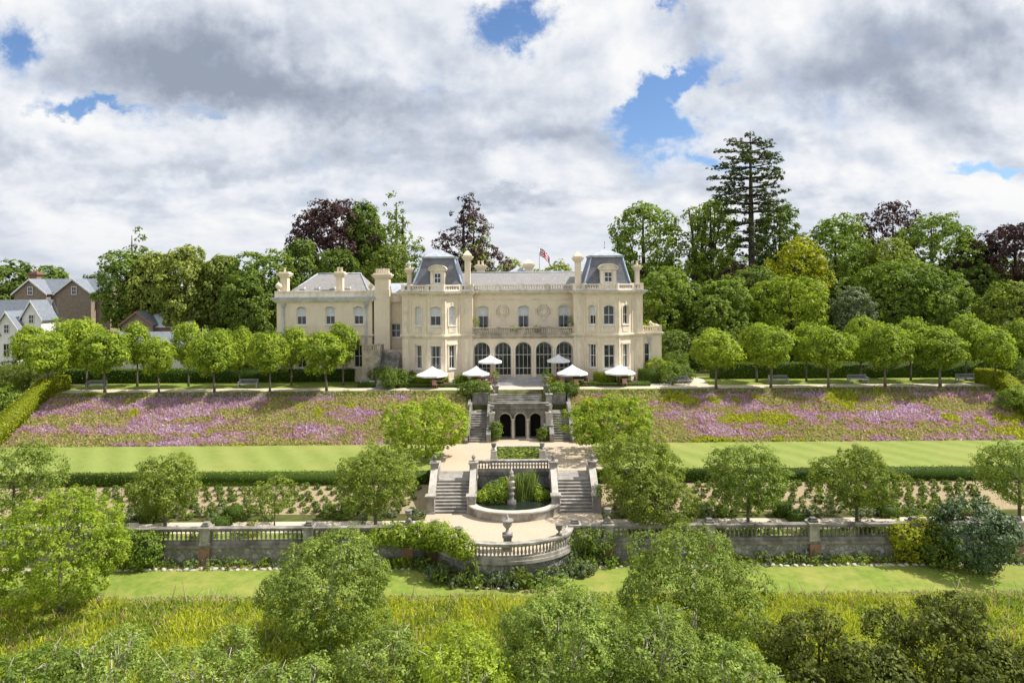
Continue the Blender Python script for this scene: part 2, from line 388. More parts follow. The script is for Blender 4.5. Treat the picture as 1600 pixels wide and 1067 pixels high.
def lobes_round(r, h, z0, k, frac=.42, jitter=.12, top=1.0):
    """bumpy envelope: k lobes over an ellipsoid of radius r, height h standing at z0"""
    out = [(0, 0, z0 + h * .5, r * .72, r * .72, h * .37)]
    for i in range(k):
        f = (i + .5) / k; ph = math.acos(1 - 2 * f); th = PI * (1 + 5 ** .5) * i + random.uniform(-.3, .3)
        s = (1 - frac) * random.uniform(.88, 1.04)
        lr = frac * r * random.uniform(.7, 1.25)
        out.append((r * s * math.sin(ph) * math.cos(th) + random.gauss(0, jitter * r * .4), r * s * math.sin(ph) * math.sin(th) + random.gauss(0, jitter * r * .4),
                    z0 + h * .5 + h * .5 * s * math.cos(ph) * top, lr, lr, lr * random.uniform(.7, .95)))
    return out
def crown_np(lobes, n, rc, per=14, out=.55, up=.35, rnd=.75, shell=.72):
    lob = np.array(lobes); area = lob[:, 3] * lob[:, 4] + lob[:, 4] * lob[:, 5]; p = area / area.sum()
    nc = max(int(n * 1.35 / per), 4)
    li = RNG.choice(len(lob), nc, p=p)
    d = rdir(nc); rad = RNG.uniform(shell, 1.03, nc) ** .7
    c = lob[li, :3] + d * lob[li, 3:6] * rad[:, None]
    keep = np.ones(nc, bool)
    for j in range(len(lob)):
        q = (c - lob[j, :3]) / (lob[j, 3:6] * .72); inside = (q * q).sum(1) < 1; inside &= (li != j); keep &= ~inside
    c = c[keep]; d = d[keep]; nc = len(c)
    ct = RNG.uniform(0, 1, nc)
    m = int(math.ceil(n / max(nc, 1)))
    Dd = np.repeat(d, m, 0); T = np.repeat(ct, m)
    o = unit(rdir(nc * m) + Dd * .55 + np.array([0, 0, .25]))
    cs_ = np.repeat(RNG.uniform(.7, 1.5, nc), m)[:, None]
    C = np.repeat(c, m, 0) + o * rc * 1.7 * cs_ * RNG.uniform(.55, 1.1, (nc * m, 1)) * np.array([1, 1, .8])
    Nn = unit(o * .8 + Dd * out * .6 + np.array([0, 0, up]) + rdir(nc * m) * rnd * .62)
    tint = .46 * T + .54 * RNG.uniform(0, 1, nc * m)
    return C, Nn, tint
def trunk_mesh(h, r, lobes, mat, nl=7, n=8, z_split=.45, tips=0, flare=1.5):
    mb = MB()
    bend = (random.uniform(-.04, .04) * h, random.uniform(-.04, .04) * h)
    main = [(0, 0, -.15), (0, 0, .12 * h), (bend[0] * .5, bend[1] * .5, .45 * h), (bend[0], bend[1], .75 * h), (bend[0], bend[1], .97 * h)]
    mb.tube(main, [r * flare, r, r * .8, r * .5, r * .12], n)
    cand = sorted(lobes[1:], key=lambda q: -q[3])[:nl] if len(lobes) > nl else lobes[1:]
    for q in cand:
        z = random.uniform(z_split * .8, z_split * 1.5) * h; z = min(z, q[2] * .9 + .1)
        e = Vector(q[:3]); s = Vector((bend[0] * .5, bend[1] * .5, z)); mid = s.lerp(e, .55) + Vector((0, 0, -.06 * (e - s).length))
        mb.tube([s, mid, e], [r * .42, r * .26, r * .09], 6)
        for _ in range(tips):
            t = e + Vector((random.gauss(0, 1), random.gauss(0, 1), abs(random.gauss(.5, .6)))).normalized() * q[3] * random.uniform(.75, 1.2)
            mb.tube([mid.lerp(e, .3), e.lerp(t, .45) + Vector((random.uniform(-.12, .12), random.uniform(-.1, .1), .05)), e.lerp(t, .98)], [r * .24, r * .15, r * .05], 5)
    return mb
class TreeKind: pass
def make_tree(name, label, cat, loc, h, r, leaf, n, lsz, z0=None, k=14, group=None, bark='bark', rc=None, frac=.42, trunk_r=None,
              lobes=None, aspect=.55, droop=None, tips=0, th=.86, out=.55, up=.35, rnd=.75, per=14, nl=7, shell=.72, crown_name='crown', top=1.0):
    root = empty(name, loc, label, cat, group)
    z0 = .22 * h if z0 is None else z0
    lob = lobes or lobes_round(r, h - z0, z0, k, frac, top=top)
    trunk_r = trunk_r or max(.06, h * .018)
    trunk_mesh(h * th, trunk_r, lob, M[bark], nl=nl, tips=tips).build('trunk', M[bark], root, world=False)
    C, Nn, t = crown_np(lob, n, rc or lsz * 1.1, per, out, up, rnd, shell)
    link(leaf_mesh(crown_name, C, Nn, lsz, t, L[leaf], aspect, droop=droop), crown_name, root)
    return root
def clone(src, loc, label, scale=1.0, rz=None, group=None, sz=None, name=None):
    o = copy_tree(src); o.location = loc; o['label'] = label
    o.scale = (scale, scale, sz or scale)
    o.rotation_euler = (0, 0, random.uniform(0, 6.28) if rz is None else rz)
    if group: o['group'] = group
    if name: o.name = name
    return o

# hedge: box path with leaf skin
def hedge(name, label, cat, pts, w, h, leaf='hedge', dens=55, lsz=.13, group=None, rough=.05):
    """pts: (x,y,z) ground line; box section w x h"""
    V = []; Fs = []; Cs = []; Ns = []
    pts = [Vector(p) for p in pts]
    base = pts[0].copy()
    for a, b in zip(pts, pts[1:]):
        d = (b - a); dh = Vector((d.x, d.y, 0)).normalized(); s = Vector((-dh.y, dh.x, 0)) * (w / 2)
        i = len(V)
        ins = .93
        for p in (a, b):
            V += [tuple(p - base + s * ins), tuple(p - base - s * ins), tuple(p - base - s * ins + Vector((0, 0, h * .96))), tuple(p - base + s * ins + Vector((0, 0, h * .96)))]
        Fs += [(i, i + 4, i + 5, i + 1), (i + 1, i + 5, i + 6, i + 2), (i + 2, i + 6, i + 7, i + 3), (i + 3, i + 7, i + 4, i), (i, i + 1, i + 2, i + 3), (i + 4, i + 7, i + 6, i + 5)]
        ln = d.length
        for (area, kind) in ((ln * w, 'top'), (ln * h, 'p'), (ln * h, 'm'), (w * h, 'e0'), (w * h, 'e1')):
            m = int(area * dens); 
            if m < 1: continue
            q = RNG.uniform(0, 1, m); r_ = RNG.uniform(-1, 1, m); z_ = RNG.uniform(0, 1, m)
            if kind == 'top': off = np.outer(r_, s) + np.outer(np.ones(m), (0, 0, h)); nn = (0, 0, 1)
            elif kind in 'pm':
                sg = 1 if kind == 'p' else -1; off = np.outer(np.ones(m) * sg, s) + np.outer(z_ * h, (0, 0, 1)); nn = tuple(s.normalized() * sg)
            else:
                q = np.full(m, 0.0 if kind == 'e0' else 1.0); off = np.outer(r_, s) + np.outer(z_ * h, (0, 0, 1)); nn = tuple(-dh if kind == 'e0' else dh)
            c = np.outer(1 - q, a - base) + np.outer(q, b - base) + off + RNG.normal(size=(m, 3)) * rough
            Cs.append(c); Ns.append(unit(np.array(nn) * .9 + rdir(m) * .8))
    C = np.vstack(Cs); Nn = np.vstack(Ns)
    me = leaf_mesh(name, C, Nn, lsz, RNG.uniform(.1, 1, len(C)), L[leaf], .6, (V, Fs))
    return link(me, name, None, base, label, cat, group)
def bush(name, label, cat, loc, r, h, leaf, n, lsz, k=9, group=None, frac=.45, aspect=.55, z0=-.05, **kw):
    lob = lobes_round(r, h, z0, k, frac)
    C, Nn, t = crown_np(lob, n, kw.pop('rc', lsz * 1.0), 12, **kw)
    ok = C[:, 2] > -.1
    return link(leaf_mesh(name, C[ok], Nn[ok], lsz, t[ok], L[leaf], aspect), name, None, loc, label, cat, group)
def mass(name, label, cat, boxes, leaf, dens, lsz, group=None, aspect=.6):
    """irregular leafy mass over several ellipsoids (world coords), one plant"""
    base = Vector((boxes[0][0], boxes[0][1], boxes[0][2] - boxes[0][5]))
    lob = [(b[0] - base.x, b[1] - base.y, b[2] - base.z, b[3], b[4], b[5]) for b in boxes]
    n = int(sum(b[3] * b[5] + b[3] * b[4] for b in boxes) * 4 * dens)
    C, Nn, t = crown_np(lob, n, lsz, 12)
    return link(leaf_mesh(name, C, Nn, lsz, t, L[leaf], aspect), name, None, base, label, cat, group)

# ================================================================= SETTING
def struct(o): o['kind'] = 'structure'; return o
CW = 6.4                       # half width of the sunken centre in front of the lawn
GL, GR = -4.35, 5.65           # sides of the grotto cut in the bank
CPROF = [(45.01, -5.56), (55.6, -5.56), (55.62, -3.9), (60, -3.9), (70.95, -3.9), (70.96, -1.3), (72.7, -.06)]
def build_ground():
    mb = MB(); B = 2600
    def cut(y): return (-CW, CW) if y <= 59.9 else (GL, GR)
    ys = [p for p in PROFILE]
    # rows of the side strips; split the lawn row at y = 60 where the cut changes width
    rows = []
    for (y, z) in PROFILE:
        rows.append((y, z))
        if y == 55.31: rows += [(59.9, -3.9), (59.91, -3.9)]
    for (ya, za), (yb, zb) in zip(rows, rows[1:]):
        la, ra = cut(ya); lb, rb = cut(yb)
        if yb <= 45.01 or ya >= 72.7:
            xs = [-B, -90, 90, B]
            for x0, x1 in zip(xs, xs[1:]): mb.face([(x0, ya, za), (x1, ya, za), (x1, yb, zb), (x0, yb, zb)])
        else:
            mb.face([(-B, ya, za), (la, ya, za), (lb, yb, zb), (-B, yb, zb)])
            mb.face([(ra, ya, za), (B, ya, za), (B, yb, zb), (rb, yb, zb)])
    for (ya, za), (yb, zb) in zip(CPROF, CPROF[1:]):
        la, ra = cut(ya - .01 if ya == 60 else ya); lb, rb = cut(yb)
        if ya == 55.62: la, ra, lb, rb = -CW, CW, -CW, CW
        if ya == 60: la, ra = GL, GR
        mb.face([(la, ya, za), (ra, ya, za), (rb, yb, zb), (lb, yb, zb)])
    # vertical sides of the cuts
    def side(x, y0, y1, zc):
        n = 12
        for i in range(n):
            a = y0 + (y1 - y0) * i / n; b = y0 + (y1 - y0) * (i + 1) / n
            za, zb = ground_z(a + 1e-3), ground_z(b - 1e-3); ca, cb = zc(a), zc(b)
            mb.face([(x, a, ca), (x, b, cb), (x, b, zb), (x, a, za)])
    def cz(y):
        for (a, za), (b, zb) in zip(CPROF, CPROF[1:]):
            if a <= y <= b: return za + (zb - za) * (y - a) / (b - a)
        return -3.9
    for x in (-CW, CW): side(x, 50.4, 55.6, lambda y: -5.56)
    for x in (GL, GR): side(x, 65, 72.7, cz)
    return struct(mb.build('ground', M['earth']))
build_ground()
def sheet(name, mat, quads, dz=.0):
    mb = MB()
    for q in quads: mb.face([(p[0], p[1], p[2] + dz) for p in q])
    return struct(mb.build(name, mat))
def strip(x0, x1, y0, y1, dz=.006, n=1, zf=ground_z):
    ys = [y0 + (y1 - y0) * i / n for i in range(n + 1)]
    return [[(x0, a, zf(a) + dz), (x1, a, zf(a) + dz), (x1, b, zf(b) + dz), (x0, b, zf(b) + dz)] for a, b in zip(ys, ys[1:])]
def flat(x0, x1, y0, y1, z): return [[(x0, y0, z), (x1, y0, z), (x1, y1, z), (x0, y1, z)]]
XL, XR = -49.0, 51.2
sheet('meadow_ground', M['meadow'], sum([strip(-90, 90, a, b, .008) for a, b in ((-60, 10), (10, 28), (28, 36), (36, 40.0))], []))
sheet('lower_lawn', M['lawn_low'], strip(-90, 90, 40.0, 41.0, .012) + strip(-90, 90, 41.0, 43.75, .012))
sheet('border_soil', M['soil'], strip(-90, 90, 43.75, 44.6, .010))
# worn tracks across the lower lawn
def blotch(x0, x1, y, w, n=40):
    up, dn = [], []
    for k in range(n + 1):
        t = k / n; e = math.sin(PI * t) ** .35
        x = x0 + (x1 - x0) * t; yc = y + .12 * math.sin(t * 5)
        up.append((x, yc + w * e * random.uniform(.6, 1.1))); dn.append((x, yc - w * e * random.uniform(.6, 1.1)))
    return [(px, py, ground_z(py) + .02) for px, py in dn + up[::-1]]
sheet('worn_track', mat_noise('worn_grass', (.25, .25, .085), (.36, .31, .17), 2.4, .95, .1, .5, (.22, .26, .05), .9, .3, 20, (.4, 1, 1)), [blotch(-6.5, 2.2, 41.15, .09), blotch(-3.6, 2.8, 40.55, .10)])
# lower terrace: long walk, forecourt and rounded bastion
BCX, BCY, BRX, BRY = -.6, 44.75, 4.4, 3.1
def arc(rx, ry, n=28, a0=PI, a1=2 * PI): return [(BCX + rx * math.cos(a0 + (a1 - a0) * i / n), BCY + ry * math.sin(a0 + (a1 - a0) * i / n)) for i in range(n + 1)]
sheet('garden_walk', M['path'], flat(-90, -CW, 46.7, 48.9, -5.548) + flat(CW, 90, 46.7, 48.9, -5.548))
mbf = MB(); mbf.face([(-CW, 55.5, -5.545), (-CW, 45.05, -5.545)] + [(x, y, -5.545) for x, y in arc(BRX - .1, BRY - .1)] + [(CW, 45.05, -5.545), (CW, 55.5, -5.545)])
struct(mbf.build('forecourt_gravel', M['gravel']))
sheet('walk_verge', M['lawn_low'], flat(-90, -CW, 45.1, 46.7, -5.553) + flat(CW, 90, 45.1, 46.7, -5.553))
sheet('planting_bed', M['earth'], flat(-60, -CW, 48.9, 50.4, -5.553) + flat(CW, 60, 48.9, 50.4, -5.553))
sheet('rose_bed_soil', M['soil'], strip(-60, -CW - .02, 50.4, 54.6) + strip(CW + .02, 60, 50.4, 54.6))
sheet('upper_lawn', M['lawn'], strip(-60, -CW, 55.35, 65, .006, 4) + strip(CW + .9, 60, 55.35, 65, .006, 4) + strip(-CW, -5.6, 60, 65, .006) )
sheet('court_gravel', M['gravel'], [[(-CW, 55.6, -3.885), (CW + .9, 55.6, -3.885), (CW + .9, 65.6, -3.885), (-CW, 65.6, -3.885)], [(GL, 65.6, -3.885), (GR, 65.6, -3.885), (GR, 67.2, -3.885), (GL, 67.2, -3.885)]])
sheet('flower_bank', M['bank'], strip(XL, GL - .25, 65, 72.6, .01, 10) + strip(GR + .25, XR, 65, 72.6, .01, 10))
sheet('terrace_verge', M['lawn_low'], flat(XL, -3.2, 72.62, 73.15, -.045) + flat(4.6, XR, 72.62, 73.15, -.045) + flat(XL, -17, 75.1, 82, -.045) + flat(17.5, XR, 75.1, 82, -.045))
sheet('terrace_walk', M['path'], flat(XL, XR, 73.15, 75.1, -.04))
sheet('house_terrace', M['paving'], flat(-17, 17.5, 75.1, 82, -.036))
sheet('side_path', M['path'], [[(17.8, 75.1, -.03), (21.6, 75.1, -.03), (22.2, 79.5, -.03), (19.6, 86, -.03), (18.2, 86, -.03)]])

# ---------------------------------------------------------------- camera, sun, sky
cam_d = bpy.data.cameras.new('camera'); cam = bpy.data.objects.new('camera', cam_d); COL.objects.link(cam)
cam.matrix_world = Matrix.Translation((0, 0, CZ)) @ Matrix.Rotation(PI / 2, 4, 'X') @ Matrix.Rotation(-ROLL, 4, 'Z')
cam_d.sensor_width = 36; cam_d.lens = 36 * F / 1600; cam_d.shift_y = -(533.5 - 440) / 1600; cam_d.clip_end = 8000; cam_d.clip_start = .5
scene.camera = cam
SUN_EL, SUN_A = math.radians(51), math.radians(7)       # A: degrees behind the plane of the facade, from the right
sd = Vector((math.cos(SUN_A) * math.cos(SUN_EL), math.sin(SUN_A) * math.cos(SUN_EL), math.sin(SUN_EL)))
sl = bpy.data.lights.new('sun', 'SUN'); sl.energy = 4.5; sl.angle = math.radians(.53); sl.color = (1, .955, .88)
so = bpy.data.objects.new('sun', sl); COL.objects.link(so); so.rotation_euler = sd.to_track_quat('Z', 'Y').to_euler(); so.location = (60, 40, 90)

def build_sky():
    w = bpy.data.worlds.new('World'); scene.world = w; w.use_nodes = True
    nt = w.node_tree; nt.nodes.clear()
    out = nt.nodes.new('ShaderNodeOutputWorld')
    bg = nt.nodes.new('ShaderNodeBackground'); bg2 = nt.nodes.new('ShaderNodeBackground')
    sky = nt.nodes.new('ShaderNodeTexSky'); sky.sky_type = 'NISHITA'; sky.sun_disc = False
    sky.sun_elevation = SUN_EL; sky.sun_rotation = PI / 2 - SUN_A; sky.air_density = 1.0; sky.dust_density = .4; sky.ozone_density = 2.0
    nt.links.new(mixc(nt, 1.0, sky.outputs[0], (.82, .95, 1.15), 'MULTIPLY'), bg.inputs[0]); bg.inputs[1].default_value = .085
    d = coord(nt, 'Generated')
    s = nt.nodes.new('ShaderNodeSeparateXYZ'); nt.links.new(d, s.inputs[0])
    dx, dy, dz = s.outputs
    mm = lambda op, a, b=None, c=None, clamp=False: math_(nt, op, a, b, c, clamp)
    z = mm('MAXIMUM', dz, 0.0)
    k = mm('DIVIDE', 1.0, mm('ADD', z, .30))
    def vec(x, y, zz=0.0):
        c = nt.nodes.new('ShaderNodeCombineXYZ')
        for i, q in enumerate((x, y, zz)):
            if hasattr(q, 'is_output'): nt.links.new(q, c.inputs[i])
            else: c.inputs[i].default_value = q
        return c.outputs[0]
    px, py = mm('MULTIPLY', dx, k), mm('MULTIPLY', dy, k)
    yy = mm('MAXIMUM', dy, .05)
    a = mm('DIVIDE', dx, yy); b = mm('DIVIDE', dz, yy)
    qa = mm('MULTIPLY', a, 1.85); qb = mm('MULTIPLY', mm('LOGARITHM', mm('ADD', mm('MAXIMUM', b, 0.0), .10), 2.718), .82)
    p = vec(qa, qb, 3.7)
    off = vec(mm('ADD', qa, .05), mm('ADD', qb, .075), 3.7); off2 = vec(mm('ADD', qa, .014), mm('ADD', qb, .024), 3.7)
    # direction ratios used for where the big gaps and the dark bellies of the clouds lie
    wn = mm('MULTIPLY', mm('SUBTRACT', noise(nt, p, 7.0, 9, .65), .5), .22)
    wn2 = mm('MULTIPLY', mm('SUBTRACT', noise(nt, vec(qb, qa, 9.1), 7.0, 9, .65), .5), .13)
    aw = mm('ADD', a, wn); bw = mm('ADD', b, wn2)
    def blob(u, v, ru, rv, amp=1.0, skew=0.0):
        ca, cb = (u - 800) / F, (440 - v) / F
        da = mm('SUBTRACT', aw, ca); db = mm('SUBTRACT', bw, cb)
        if skew: db = mm('SUBTRACT', db, mm('MULTIPLY', da, skew))
        e = mm('ADD', mm('POWER', mm('ABSOLUTE', mm('DIVIDE', da, ru / F)), 2.0), mm('POWER', mm('ABSOLUTE', mm('DIVIDE', db, rv / F)), 2.0))
        return mm('MULTIPLY', mm('POWER', 2.718, mm('MULTIPLY', e, -1.0)), amp)
    def total(bl):
        t = None
        for q in bl: t = blob(*q) if t is None else mm('ADD', t, blob(*q))
        return t
    holes = total([(805, 40, 72, 34, 1.2), (1045, 142, 92, 27, 1.3, .55), (1025, 212, 60, 44, 1.2, .3), (20, 62, 50, 44, 1.0), (130, 162, 85, 15, 1.05), (1565, 268, 75, 14, 1.0), (1100, 255, 36, 18, .7), (1050, 12, 18, 24, .8), (330, 168, 40, 9, .35)])
    darks = total([(290, 75, 190, 55, 1.0, -.05), (540, 165, 270, 46, .95, -.12), (330, 130, 200, 40, .5), (1480, 60, 190, 60, 1.0, .1), (1320, 130, 150, 36, .6), (1100, 60, 70, 50, .5), (60, 235, 190, 24, .40), (800, 310, 130, 16, .6), (560, 245, 120, 18, .4), (300, 268, 170, 14, .35), (1250, 300, 130, 22, .45), (1500, 205, 80, 26, .4), (1230, 215, 70, 16, .35), (820, 215, 120, 14, .3), (480, 320, 90, 14, .35), (150, 310, 160, 16, .3), (760, 20, 90, 24, .25)])
    d1 = noise(nt, p, 2.1, 10, .52, .15); d2 = noise(nt, off, 2.1, 10, .52, .15)
    fine = noise(nt, p, 7.0, 9, .55, .1); fine2 = noise(nt, off2, 7.0, 9, .55, .1)
    dens = mm('ADD', mm('MULTIPLY', d1, .7), mm('MULTIPLY', fine, .3))
    wisp = noise(nt, vec(mm('MULTIPLY', a, 1.0), mm('MULTIPLY', b, 1.7), 5.5), 9.0, 9, .62, .5)
    cov = mm('SUBTRACT', mm('ADD', mm('ADD', dens, .12), mm('MULTIPLY', mm('SUBTRACT', wisp, .5), .85)), mm('MULTIPLY', holes, .66))
    mr = nt.nodes.new('ShaderNodeMapRange'); mr.interpolation_type = 'SMOOTHSTEP'; nt.links.new(cov, mr.inputs[0])
    mr.inputs[1].default_value = .02; mr.inputs[2].default_value = .58
    cover = mr.outputs[0]
    relief = mm('ADD', mm('MULTIPLY', mm('SUBTRACT', d1, d2), 2.1), mm('MULTIPLY', mm('SUBTRACT', fine, fine2), .55))
    bands = noise(nt, vec(mm('MULTIPLY', a, 1.0), mm('MULTIPLY', b, 3.0), 1.3), 3.0, 4, .5, .2)
    shade = mm('ADD', mm('ADD', .745, relief), mm('MULTIPLY', mm('SUBTRACT', bands, .5), -.42))
    shade = mm('SUBTRACT', shade, mm('MULTIPLY', darks, .54))
    shade = mm('ADD', shade, mm('MULTIPLY', mm('SUBTRACT', .62, cov), .25))
    col = ramp(nt, shade, [(.0, (.33, .38, .47)), (.25, (.45, .50, .60)), (.55, (.66, .71, .80)), (.76, (.86, .89, .945)), (.95, (1.0, 1.0, 1.0))])
    # cloud thins to a pale veil at the horizon
    hz = nt.nodes.new('ShaderNodeMapRange'); nt.links.new(dz, hz.inputs[0]); hz.inputs[1].default_value = 0.0; hz.inputs[2].default_value = .10; hz.inputs[3].default_value = .55; hz.inputs[4].default_value = 0
    col = mixc(nt, hz.outputs[0], col, (.74, .78, .85))
    nt.links.new(col, bg2.inputs[0]); bg2.inputs[1].default_value = SKY_CLOUD
    mx = nt.nodes.new('ShaderNodeMixShader'); nt.links.new(cover, mx.inputs[0]); nt.links.new(bg.outputs[0], mx.inputs[1]); nt.links.new(bg2.outputs[0], mx.inputs[2])
    nt.links.new(mx.outputs[0], out.inputs[0])
    w.cycles.sampling_method = 'MANUAL'; w.cycles.sample_map_resolution = 512
SKY_CLOUD = .67
build_sky()
scene.view_settings.view_transform = 'Standard'; scene.view_settings.look = 'None'; scene.view_settings.gamma = 1; scene.view_settings.exposure = .53
scene.cycles.max_bounces = 7; scene.cycles.diffuse_bounces = 3; scene.cycles.glossy_bounces = 2; scene.cycles.transmission_bounces = 3; scene.cycles.transparent_max_bounces = 4

# ================================================================= MANSION
def frame_mtx(p0, p1, z=0):
    u = Vector((p1[0] - p0[0], p1[1] - p0[1], 0)).normalized(); i = Vector((-u.y, u.x, 0))
    return Matrix(((u.x, i.x, 0, p0[0]), (u.y, i.y, 0, p0[1]), (0, 0, 1, z), (0, 0, 0, 1)))
def dist2(p0, p1): return math.hypot(p1[0] - p0[0], p1[1] - p0[1])
def arch_pts(u0, u1, zs, rise, n=12):
    c = (u0 + u1) / 2; h = (u1 - u0) / 2
    return [(c - h * math.cos(PI * i / n), zs + rise * math.sin(PI * i / n)) for i in range(n + 1)]
def wall(mb, mtx, w, z0, z1, ops, t=.3, u_start=0.0):
    mb.M = mtx
    us = sorted({u_start, w} | {o[0] for o in ops} | {o[1] for o in ops}); zs = sorted({z0, z1} | {o[2] for o in ops} | {o[3] for o in ops})
    for a, b in zip(us, us[1:]):
        for c, d in zip(zs, zs[1:]):
            mu, mz = (a + b) / 2, (c + d) / 2
            if any(o[0] < mu < o[1] and o[2] < mz < o[3] for o in ops): continue
            mb.face([(a, 0, c), (b, 0, c), (b, 0, d), (a, 0, d)])
    for (a, b, c, d, rise) in [tuple(o[:5]) for o in ops]:
        zs_ = d - rise
        mb.face([(a, 0, c), (a, 0, zs_), (a, t, zs_), (a, t, c)]); mb.face([(b, 0, c), (b, t, c), (b, t, zs_), (b, 0, zs_)])
        mb.face([(a, 0, c), (a, t, c), (b, t, c), (b, 0, c)])
        if rise == 0: mb.face([(a, 0, d), (b, 0, d), (b, t, d), (a, t, d)])
        else:
            ap = arch_pts(a, b, zs_, rise)
            for (ua, za), (ub, zb) in zip(ap, ap[1:]):
                mb.face([(ua, 0, za), (ub, 0, zb), (ub, 0, d), (ua, 0, d)]); mb.face([(ua, 0, za), (ua, t, za), (ub, t, zb), (ub, 0, zb)])
    mb.M = None
def arch_band(mb, u0, u1, zs, rise, wd, y0, y1, n=12):
    """moulding following an arch head, width wd outwards"""
    a = arch_pts(u0, u1, zs, rise, n); b = arch_pts(u0 - wd, u1 + wd, zs, rise + wd, n)
    for i in range(n):
        q = [a[i], a[i + 1], b[i + 1], b[i]]
        mb.face([(p[0], y0, p[1]) for p in q])
        mb.face([(b[i][0], y0, b[i][1]), (b[i + 1][0], y0, b[i + 1][1]), (b[i + 1][0], y1, b[i + 1][1]), (b[i][0], y1, b[i][1])])
        mb.face([(a[i][0], y0, a[i][1]), (a[i + 1][0], y0, a[i + 1][1]), (a[i + 1][0], y1, a[i + 1][1]), (a[i][0], y1, a[i][1])])
def window(root, mtx, o, d=.20, bars=1, rails=(.5,), blind=0, sill=True, name='window', fw=.075, curtain=0):
    u0, u1, z0, z1, rise = o[:5]
    mb = MB(mtx); e = .004; u0 += e; u1 -= e; z0 += e
    zs = z1 - rise
    mb.box(u0, u0 + fw, d, d + .08, z0, zs); mb.box(u1 - fw, u1, d, d + .08, z0, zs)
    mb.box(u0 + fw, u1 - fw, d + .002, d + .078, z0, z0 + fw)
    if rise: arch_band(mb, u0 + fw, u1 - fw, zs, rise - fw, fw - .006, d, d + .08)
    else: mb.box(u0 + fw, u1 - fw, d + .002, d + .078, z1 - fw, z1)
    for r in rails:
        zz = z0 + (z1 - z0) * r; mb.box(u0 + fw, u1 - fw, d + .004, d + .07, zz - .035, zz + .035)
    for b in range(bars):
        uu = u0 + (u1 - u0) * (b + 1) / (bars + 1); mb.box(uu - .022, uu + .022, d + .006, d + .066, z0 + fw, z1 - fw * .8 - (0 if rise == 0 else .04))
    if sill: mb.box(u0 - .10, u1 + .10, -.12, d + .09, z0 - .13, z0 - .006)
    win = mb.build(name, M['white'], root)
    p = MB(mtx)
    pts = [(u0 + .02, z0 + .02), (u1 - .02, z0 + .02)] + ([(a, b - .02) for a, b in arch_pts(u0 + .02, u1 - .02, zs, rise)][::-1] if rise else [(u1 - .02, z1 - .01), (u0 + .02, z1 - .01)])
    p.face([(a, d + .045, b) for a, b in pts])
    p.build('pane', M['glass'], win)
    if curtain:
        for a, b in ((u0 + fw, u0 + fw + (u1 - u0) * curtain), (u1 - fw - (u1 - u0) * curtain, u1 - fw)):
            cu = MB(mtx); cu.face([(a, d + .038, z0 + fw), (b, d + .038, z0 + fw), ((a if a < (u0 + u1) / 2 - .3 else b) * .6 + (a + b) * .2, d + .038, zs - .02), (b if a > (u0 + u1) / 2 else b, d + .038, zs - .02), (a, d + .038, zs - .02)][:2] + [(b, d + .038, zs - .02), (a, d + .038, zs - .02)]); cu.build('curtain', M['curtain'], win)
    if blind:
        bl = MB(mtx); zb = z1 - (z1 - z0) * blind
        pts = [(u0 + fw * .9, zb), (u1 - fw * .9, zb)] + ([(a, b - .03) for a, b in arch_pts(u0 + fw * .9, u1 - fw * .9, max(zs, zb), min(rise, z1 - zb) - fw)][::-1] if rise else [(u1 - fw, z1 - fw), (u0 + fw, z1 - fw)])
        bl.face([(a, d + .036, b) for a, b in pts]); bl.build('blind', M['blind'], win)
    return win
def offset_poly(poly, d):
    n = len(poly); out = []
    for i in range(n):
        p0, p1, p2 = (Vector(poly[i - 1]), Vector(poly[i]), Vector(poly[(i + 1) % n]))
        a = (p1 - p0).normalized(); b = (p2 - p1).normalized()
        na = Vector((a.y, -a.x)); nb = Vector((b.y, -b.x)); m = (na + nb)
        m = m / max(m.length_squared, 1e-6) * 2
        out.append((p1.x + m.x * d, p1.y + m.y * d))
    return out
def cornice(mb, poly, z, steps):
    """stack of offset prisms: (out, dz)"""
    for out, dz in steps: mb.prism(offset_poly(poly, out), z, z + dz); z += dz
    return z
def parapet(mb, pts, z0, z1, post=.42, sp=.30, thick=.3, solid=.35):
    """balustraded parapet along an open line of points"""
    for a, b in zip(pts, pts[1:]):
        ln = dist2(a, b); mb.M = frame_mtx(a, b)
        mb.box(0, ln, 0, thick, z0, z0 + .18); mb.box(0, ln, -.04, thick + .04, z1 - .16, z1)
        nb = max(int(ln / 2.6), 1)
        for k in range(nb + 1):
            u = ln * k / nb; mb.box(max(u - post / 2, -.02), min(u + post / 2, ln + .02), -.05, thick + .05, z0 + .005, z1 + .06)
        n = int(ln / sp)
        for k in range(n):
            u = (k + .5) * ln / n
            mb.box(u - .07, u + .07, thick * .3, thick * .7, z0 + .18, z1 - .16)
    mb.M = None
def urn_profile(s=1.0, ball=False):
    if ball: return [(.16 * s, 0), (.10 * s, .08 * s), (.08 * s, .16 * s), (.20 * s, .24 * s), (.26 * s, .40 * s), (.22 * s, .56 * s), (.08 * s, .66 * s), (.05 * s, .74 * s), (.01 * s, .8 * s)]
    return [(.20 * s, 0), (.20 * s, .06 * s), (.09 * s, .12 * s), (.07 * s, .24 * s), (.14 * s, .32 * s), (.27 * s, .46 * s), (.31 * s, .66 * s), (.27 * s, .76 * s), (.36 * s, .82 * s), (.36 * s, .86 * s), (.28 * s, .87 * s)]
